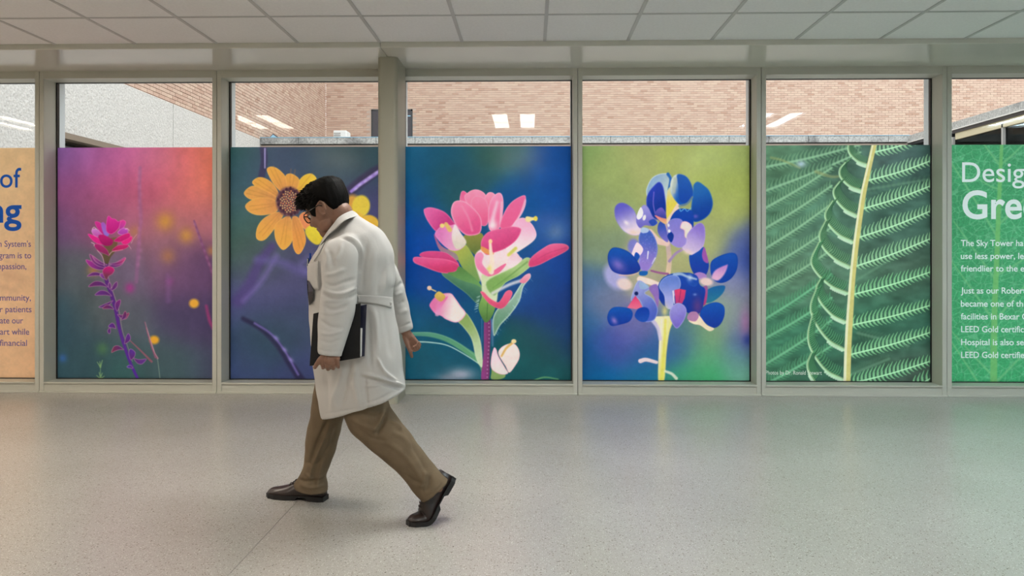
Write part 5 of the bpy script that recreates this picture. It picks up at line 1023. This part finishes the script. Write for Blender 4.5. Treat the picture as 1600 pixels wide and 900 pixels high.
set_v(cme, V+N_*(w_*.0016)[:, None])
coat = mchild('coat', cme, M['coat'])
cbv = BVHTree.FromPolygons([tuple(x) for x in get_v(cme)], [tuple(p.vertices) for p in cme.polygons])
def drape(px, py, off=.004, dflt=3.5, maxd=9):
    d = (P(px, py, 1)-CAM); L_ = d.length; d.normalize(); h = cbv.ray_cast(CAM, d)
    if h[0] is None or h[3] > maxd: return P(px, py, dflt)
    return h[0]-d*off
def patch(name, grid, m, th=.003, parent=coat, off=.004, dflt=3.5, smooth=True):
    """grid of picture points draped on the coat, given thickness towards the body"""
    G = [[Vector(drape(*q, off=off, dflt=dflt)) for q in row] for row in grid]; a, b = len(G), len(G[0]); mb = MB(); vs = []
    for row in G: vs += row
    dirs = [(p-CAM).normalized()*th for p in vs]; vs2 = [p+q for p, q in zip(vs, dirs)]; k = a*b; fs = []
    for i in range(a-1):
        for j in range(b-1):
            q = (i*b+j, i*b+j+1, (i+1)*b+j+1, (i+1)*b+j); fs.append(q); fs.append(tuple(x+k for x in q[::-1]))
    ed = [(0, j) for j in range(b)]+[(i, b-1) for i in range(1, a)]+[(a-1, j) for j in range(b-2, -1, -1)]+[(i, 0) for i in range(a-2, 0, -1)]
    e = [i*b+j for i, j in ed]
    for i in range(len(e)): fs.append((e[i], e[(i+1) % len(e)], e[(i+1) % len(e)]+k, e[i]+k))
    mb.add(vs+vs2, fs); o = link(name, mb.mesh(name, smooth), m, parent)
    if parent is man: o.location = -man.location
    return o
def lerp2(A, B, n, m):
    A = cr(A, 6) if len(A) > 2 else np.array([np.array(A[0])+(np.array(A[1])-np.array(A[0]))*i/12 for i in range(13)])
    B = cr(B, 6) if len(B) > 2 else np.array([np.array(B[0])+(np.array(B[1])-np.array(B[0]))*i/12 for i in range(13)])
    ia = np.linspace(0, len(A)-1, n); ib = np.linspace(0, len(B)-1, n)
    f = lambda Q, t: Q[int(t)]*(1-t+int(t))+Q[min(int(t)+1, len(Q)-1)]*(t-int(t))
    return [[tuple(f(A, ia[i])*(1-j/(m-1))+f(B, ib[i])*(j/(m-1))) for j in range(m)] for i in range(n)]
patch('belt', lerp2([(558, 461), (585, 461.5), (613.5, 464.5)], [(574 if 0 else 559, 472.5), (588, 475), (612, 481.5)], 24, 6), M['coat'], .008, off=.010)
bt = mchild('button', MB().ell(drape(610, 474, .014), (RGT*.008, FWD*.004, UP*.008), 8, 12).mesh('b', True), M['coat'], coat)
patch('pocket', lerp2([(479, 412), (488, 411), (496.5, 407.5)], [(482.5, 440), (489, 451), (498, 453)], 14, 12), M['coat'], .012, off=.014, dflt=3.55)
# collar band folded around the neck
def loop3(P3, n): return [P(*q) for q in cr(P3, n)]
li = loop3([(504, 373, 3.585), (507.5, 368, 3.535), (513, 359.5, 3.50), (521, 350, 3.47), (529, 339.5, 3.465), (540, 332.5, 3.485), (549.5, 329, 3.53), (548, 333, 3.60), (535, 340, 3.65), (520, 352, 3.67), (509, 366, 3.65), (504, 374, 3.61)], 4)
lm_ = loop3([(501, 381, 3.575), (505.5, 373, 3.51), (512, 363.5, 3.47), (521, 352.5, 3.44), (530, 343, 3.435), (543, 335.5, 3.46), (556, 332, 3.53), (552, 338, 3.62), (537, 346, 3.68), (520, 356, 3.70), (508, 370, 3.66), (501, 382, 3.61)], 4)
lo = loop3([(494, 394, 3.56), (502, 382, 3.49), (512, 369, 3.425), (524, 358.5, 3.39), (535, 348, 3.385), (547, 341, 3.42), (562, 338.5, 3.52), (553, 344, 3.61), (537, 352, 3.67), (520, 362, 3.685), (507, 378, 3.655), (497, 392, 3.61)], 4)
mb = MB(); n = len(li); mb.add(li+lm_+lo, [(r*n+i, r*n+i+1, (r+1)*n+i+1, (r+1)*n+i) for r in range(2) for i in range(n-1)])
cm = mb.mesh('collar', True); co_ = mchild('collar', cm, M['coat'], coat); sol = co_.modifiers.new('s', 'SOLIDIFY'); sol.thickness = .005; sol.offset = 0; ss = co_.modifiers.new('ss', 'SUBSURF'); ss.levels = 1; ss.render_levels = 1
# lapel
patch('lapel', lerp2([(502, 378), (496.5, 388), (491, 400), (489.5, 406)], [(511, 372), (504, 386), (497, 399), (490.5, 408)], 14, 5), M['coat'], .006, off=.008, dflt=3.55)

# --- trousers
tr = MB()
loft(tr, [(524, 575, 600, 570, 3.50, 3.50, .10), (528, 610, 604, 600, 3.48, 3.48, .105), (536, 643, 607, 630, 3.46, 3.46, .102), (549, 673, 622, 655, 3.45, 3.45, .098), (573, 695.5, 641, 678, 3.445, 3.445, .092), (601, 719, 656, 699, 3.445, 3.445, .084), (628, 743, 676, 725, 3.45, 3.45, .078), (643, 764, 688, 739, 3.45, 3.45, .076), (657, 780, 698, 748, 3.45, 3.45, .077), (659.5, 783.5, 700.5, 751.5, 3.45, 3.45, .077)], 40, 5, 2.15)
loft(tr, [(496, 570, 565, 570, 3.62, 3.62, .10), (492, 605, 560, 605, 3.65, 3.65, .10), (488, 628, 548, 632, 3.67, 3.67, .098), (485.5, 650, 537, 652, 3.68, 3.68, .092), (479, 680, 530, 680, 3.69, 3.69, .085), (477, 704, 524, 704, 3.695, 3.695, .078), (475.5, 724, 515, 728, 3.70, 3.70, .072), (470, 740, 509.5, 744, 3.70, 3.70, .072), (462, 751, 511, 755, 3.70, 3.70, .074), (459.5, 757, 511.5, 764, 3.70, 3.70, .075), (463, 763, 511, 768, 3.70, 3.70, .074)], 40, 5, 2.15)
for y in (3.50, 3.60): capsule(tr, P(535, 585, y), P(585, 585, y), .10, .10)
tme = remesh(tr, .005, 4, .5)
folds(tme, [([(607, 636), (600, 660), (588, 680)], 2.6, -.011), ([(600, 640), (592, 660), (580, 676)], 3.2, .008), ([(550, 655), (575, 668), (592, 672)], 3, .005), ([(560, 645), (585, 650), (600, 645)], 3, -.005), ([(556, 668), (580, 684), (605, 690)], 3, -.004), ([(608, 656), (620, 664), (628, 672)], 3, .006), ([(612, 676), (630, 684), (644, 700)], 4, .004), ([(640, 690), (655, 715), (668, 740)], 4, -.004), ([(600, 690), (625, 705), (650, 735), (665, 765)], 4, .003), ([(665, 735), (662, 750), (655, 762)], 3, .006), ([(672, 742), (670, 758), (664, 770)], 3, -.006), ([(632, 742), (648, 752), (668, 756)], 3, -.004), ([(662, 778), (680, 768), (697, 750)], 1.2, -.002),
 ([(518, 655), (508, 680), (498, 705), (488, 730), (484, 755)], 2.6, .008), ([(512, 655), (501, 680), (490, 705), (482, 730)], 2.6, -.007), ([(525, 668), (520, 690), (505, 712), (496, 735)], 3, -.006), ([(488, 690), (486, 712), (480, 738)], 3, .005), ([(504, 710), (500, 735), (494, 765)], 3, .006), ([(465, 748), (480, 752), (500, 746)], 2.6, -.006), ([(468, 756), (485, 762), (506, 758)], 2.6, .005), ([(478, 740), (490, 748), (506, 742)], 2.4, .005), ([(476, 722), (490, 726), (508, 716)], 3, -.004), ([(466, 764), (487, 770.5), (509, 765)], 1.2, -.002)])
V = get_v(tme); N_ = get_n(tme); w_ = np.sin(V[:, 2]*50+V[:, 0]*31)*np.sin(V[:, 0]*43-V[:, 2]*27+V[:, 1]*30); set_v(tme, V+N_*(w_*.0014)[:, None])
mchild('trousers', tme, M['khaki'])

# --- shoes
shoe_bend = []
def make_shoe(origin, yaw, lift, mirror=1):
    """origin: ball of the foot on the floor; x towards toe"""
    L_ = .30; ball = .195
    sh = thing('shoe', None, None, (0, 0, 0)); sh.parent = man; sh.location = Vector(origin)-man.location; sh.rotation_euler = (0, 0, yaw)
    bpy.context.view_layer.update()
    def bend(s, y, z):
        x = s-ball
        if lift and x < .045:
            # smooth roll over the ball
            R0 = .05; a = lift; t = min(1, (.045-x)/(R0*a+1e-6)); ang = a*t
            x0 = .045; rx = x0-R0*math.sin(ang); rz = R0*(1-math.cos(ang)); rem = max(0, (.045-x)-R0*a)
            px = rx-math.cos(ang)*rem; pz = rz+math.sin(ang)*rem
            return Vector((px+math.sin(ang)*z*1.0, y, pz+math.cos(ang)*z))
        return Vector((x, y, z))
    def hw(s):
        k = [(0, .024), (.02, .034), (.07, .034), (.12, .036), (.19, .050), (.24, .048), (.28, .036), (.296, .022), (.30, .012)]
        for (a, p), (b, q) in zip(k, k[1:]):
            if s <= b: t = (s-a)/(b-a); t = t*t*(3-2*t); return p*(1-t)+q*t
        return .012
    def top(s):
        k = [(0, .078), (.02, .098), (.06, .100), (.11, .096), (.15, .082), (.19, .064), (.24, .050), (.28, .044), (.30, .030)]
        for (a, p), (b, q) in zip(k, k[1:]):
            if s <= b: t = (s-a)/(b-a); return p*(1-t)+q*t
        return .03
    shoe_bend.append((sh, bend))
    N1 = 34; n = 24; vs = []; fs = []
    for i in range(N1):
        s = L_*(.5-.5*math.cos(math.pi*i/(N1-1))); w = hw(s); h = top(s); z0 = .018
        for k in range(n):
            q = 2*math.pi*k/n; cs, sn = math.cos(q), math.sin(q); y = w*math.copysign(abs(cs)**.8, cs)*(1-.25*max(0, sn)); z = z0+(h-z0)*(max(0, sn)**.75) if sn > 0 else z0-.001
            vs.append(bend(s, y*mirror+.006*math.sin(math.pi*s/L_)*mirror, z))
    for i in range(N1-1):
        for k in range(n): fs.append((i*n+k, i*n+(k+1) % n, (i+1)*n+(k+1) % n, (i+1)*n+k))
    fs += [tuple(range(n)), tuple((N1-1)*n+k for k in range(n))[::-1]]
    link('upper', MB().add(vs, fs).mesh('u', True), M['leather'], sh)
    vs = []; fs = []
    for i in range(N1):
        s = L_*(.5-.5*math.cos(math.pi*i/(N1-1))); w = hw(s)+.005; ex = -.004 if i == 0 else (.004 if i == N1-1 else 0); up = .024 if s < .1 else .020; lo_ = 0.0 if (s < .085 or s > .13) else .015
        for y, z in ((-w, up), (-w, lo_), (w, lo_), (w, up)): vs.append(bend(s+ex, y*mirror+.006*math.sin(math.pi*s/L_)*mirror, z))
    for i in range(N1-1):
        for k in range(4): fs.append((i*4+k, i*4+(k+1) % 4, (i+1)*4+(k+1) % 4, (i+1)*4+k))
    fs += [(0, 1, 2, 3), tuple((N1-1)*4+k for k in range(4))[::-1]]
    link('sole', MB().add(vs, fs).mesh('s'), M['sole'], sh)
    lc = MB()
    for k in range(4):
        s = .135+.014*k; h = top(s)+.002; lc.tube([bend(s, -.018, h-.006), bend(s+.004, 0, h+.002), bend(s, .018, h-.006)], .0022, 6)
    s = .133; h = top(s)+.004
    for g in (-1, 1): lc.tube([bend(s, 0, h), bend(s-.004, g*.014, h+.010), bend(s+.012, g*.022, h+.003), bend(s+.004, 0, h)], .0018, 6); lc.tube([bend(s, 0, h), bend(s+.020, g*.016, h-.004)], .0016, 6)
    link('laces', lc.mesh('l', True), M['lace'], sh)
    return sh
dF = 1.2*F/(782-HZ); hF = P(508, 782, dF); tF = P(424, 777, 1.2*F/(777-HZ)+.02); dirF = (tF-hF); dirF.z = 0; dirF.normalize()
bF = hF+dirF*.195; bF.z = .0; make_shoe(bF, math.atan2(dirF.y, dirF.x), 0, -1)
dN = 1.2*F/(814-HZ); bN = P(672, 814, dN); bN.z = 0; make_shoe(bN, math.radians(180+34), math.radians(52), 1)

bpy.context.view_layer.update()
for (sh, bd), leg in zip(shoe_bend, (P(487, 752, 3.70), P(672, 752, 3.45))):
    q = sh.matrix_world@bd(.055, 0, .065); mb = MB(); capsule(mb, leg, q, .042, .034, 16); mchild('sock', mb.mesh('sock', True), M['black'])

# --- things he carries
fo = thing('folder', 'black folder with papers held against the white coat', 'folder', tuple(P(528, 565, 3.29))); bpy.context.view_layer.update()
def slab(name, q, d, th, m, bev=.002):
    a = [P(x, y, dd)-fo.location for (x, y), dd in zip(q, d)]; MB().hexa([a[0], a[1], a[2], a[3]]+[p+Vector((.0, th, 0)) for p in a]).build(name, m, fo, bevel=bev)
    return
def slab2(name, q, d0, d1, m, bev=.0015):
    a = [P(x, y, d0[i])-fo.location for i, (x, y) in enumerate(q)]; b = [p+FWD*d1 for p in a]
    MB().hexa(a+b).build(name, m, fo, bevel=bev)
dl, dr = 3.292, 3.268
slab2('front_cover', [(483.5, 572), (562.5, 559), (563.5, 473.5), (489.5, 490)], (dl, dr, dr, dl), .004, M['black'])
slab2('paper_stack', [(486, 570), (564.5, 557), (565.5, 513), (490, 515)], (dl+.006, dr+.006, dr+.006, dl+.006), .012, M['paper'])
slab2('back_cover', [(486, 572), (569.5, 556.5), (573, 475.5), (492, 492)], (dl+.022, dr+.022, dr+.022, dl+.022), .004, M['navy'])
slab2('spine', [(483.5, 572), (487, 571.5), (492.5, 490), (489.5, 490.5)], (dl, dl, dl, dl), .026, M['black'])
for i, (x0_, y0_, x1_, y1_, m, lab, w) in enumerate(((485.2, 413, 484.6, 395.5, 'blue_pen', 'bright blue pen standing in the coat breast pocket', .0052), (481.6, 413, 481.2, 403, 'teal_pen', 'shorter dark blue pen at the front edge of the coat breast pocket', .0045))):
    a = P(x0_, y0_+14, 3.545); b = P(x1_, y1_, 3.545); t_ = thing('pen', lab, 'pen', tuple(a), group='pens in the coat pocket'); b2 = b-a
    MB().tube([Vector((0, 0, 0)), b2*.55], w*.8, 10).build('barrel', M[m], t_, True); MB().tube([b2*.5, b2*.97, b2], [w, w, w*.7], 10).build('cap', M[m], t_, True)
    MB().tube([b2*.93-FWD*w, b2*.93-FWD*w*1.7, b2*.6-FWD*w*1.7], w*.3, 6).build('clip', M['white_metal'] if i else M[m], t_, True)
pc = thing('pouch', 'small black case hanging below the breast pocket at the front of the coat', 'case', tuple(P(485, 457, 3.53))); bpy.context.view_layer.update()
o = patch('case_body', lerp2([(479.5, 438), (480.5, 458), (483.0, 477)], [(484, 441), (490, 456), (488.5, 473)], 12, 7), M['black'], .010, parent=pc, off=.020, dflt=3.50, smooth=False); o.location = -pc.location
o = patch('flap', lerp2([(479.2, 437), (480.5, 446), (481.5, 456)], [(483.5, 440), (488, 449), (490, 455)], 10, 6), M['navy'], .004, parent=pc, off=.025, dflt=3.495, smooth=False); o.location = -pc.location
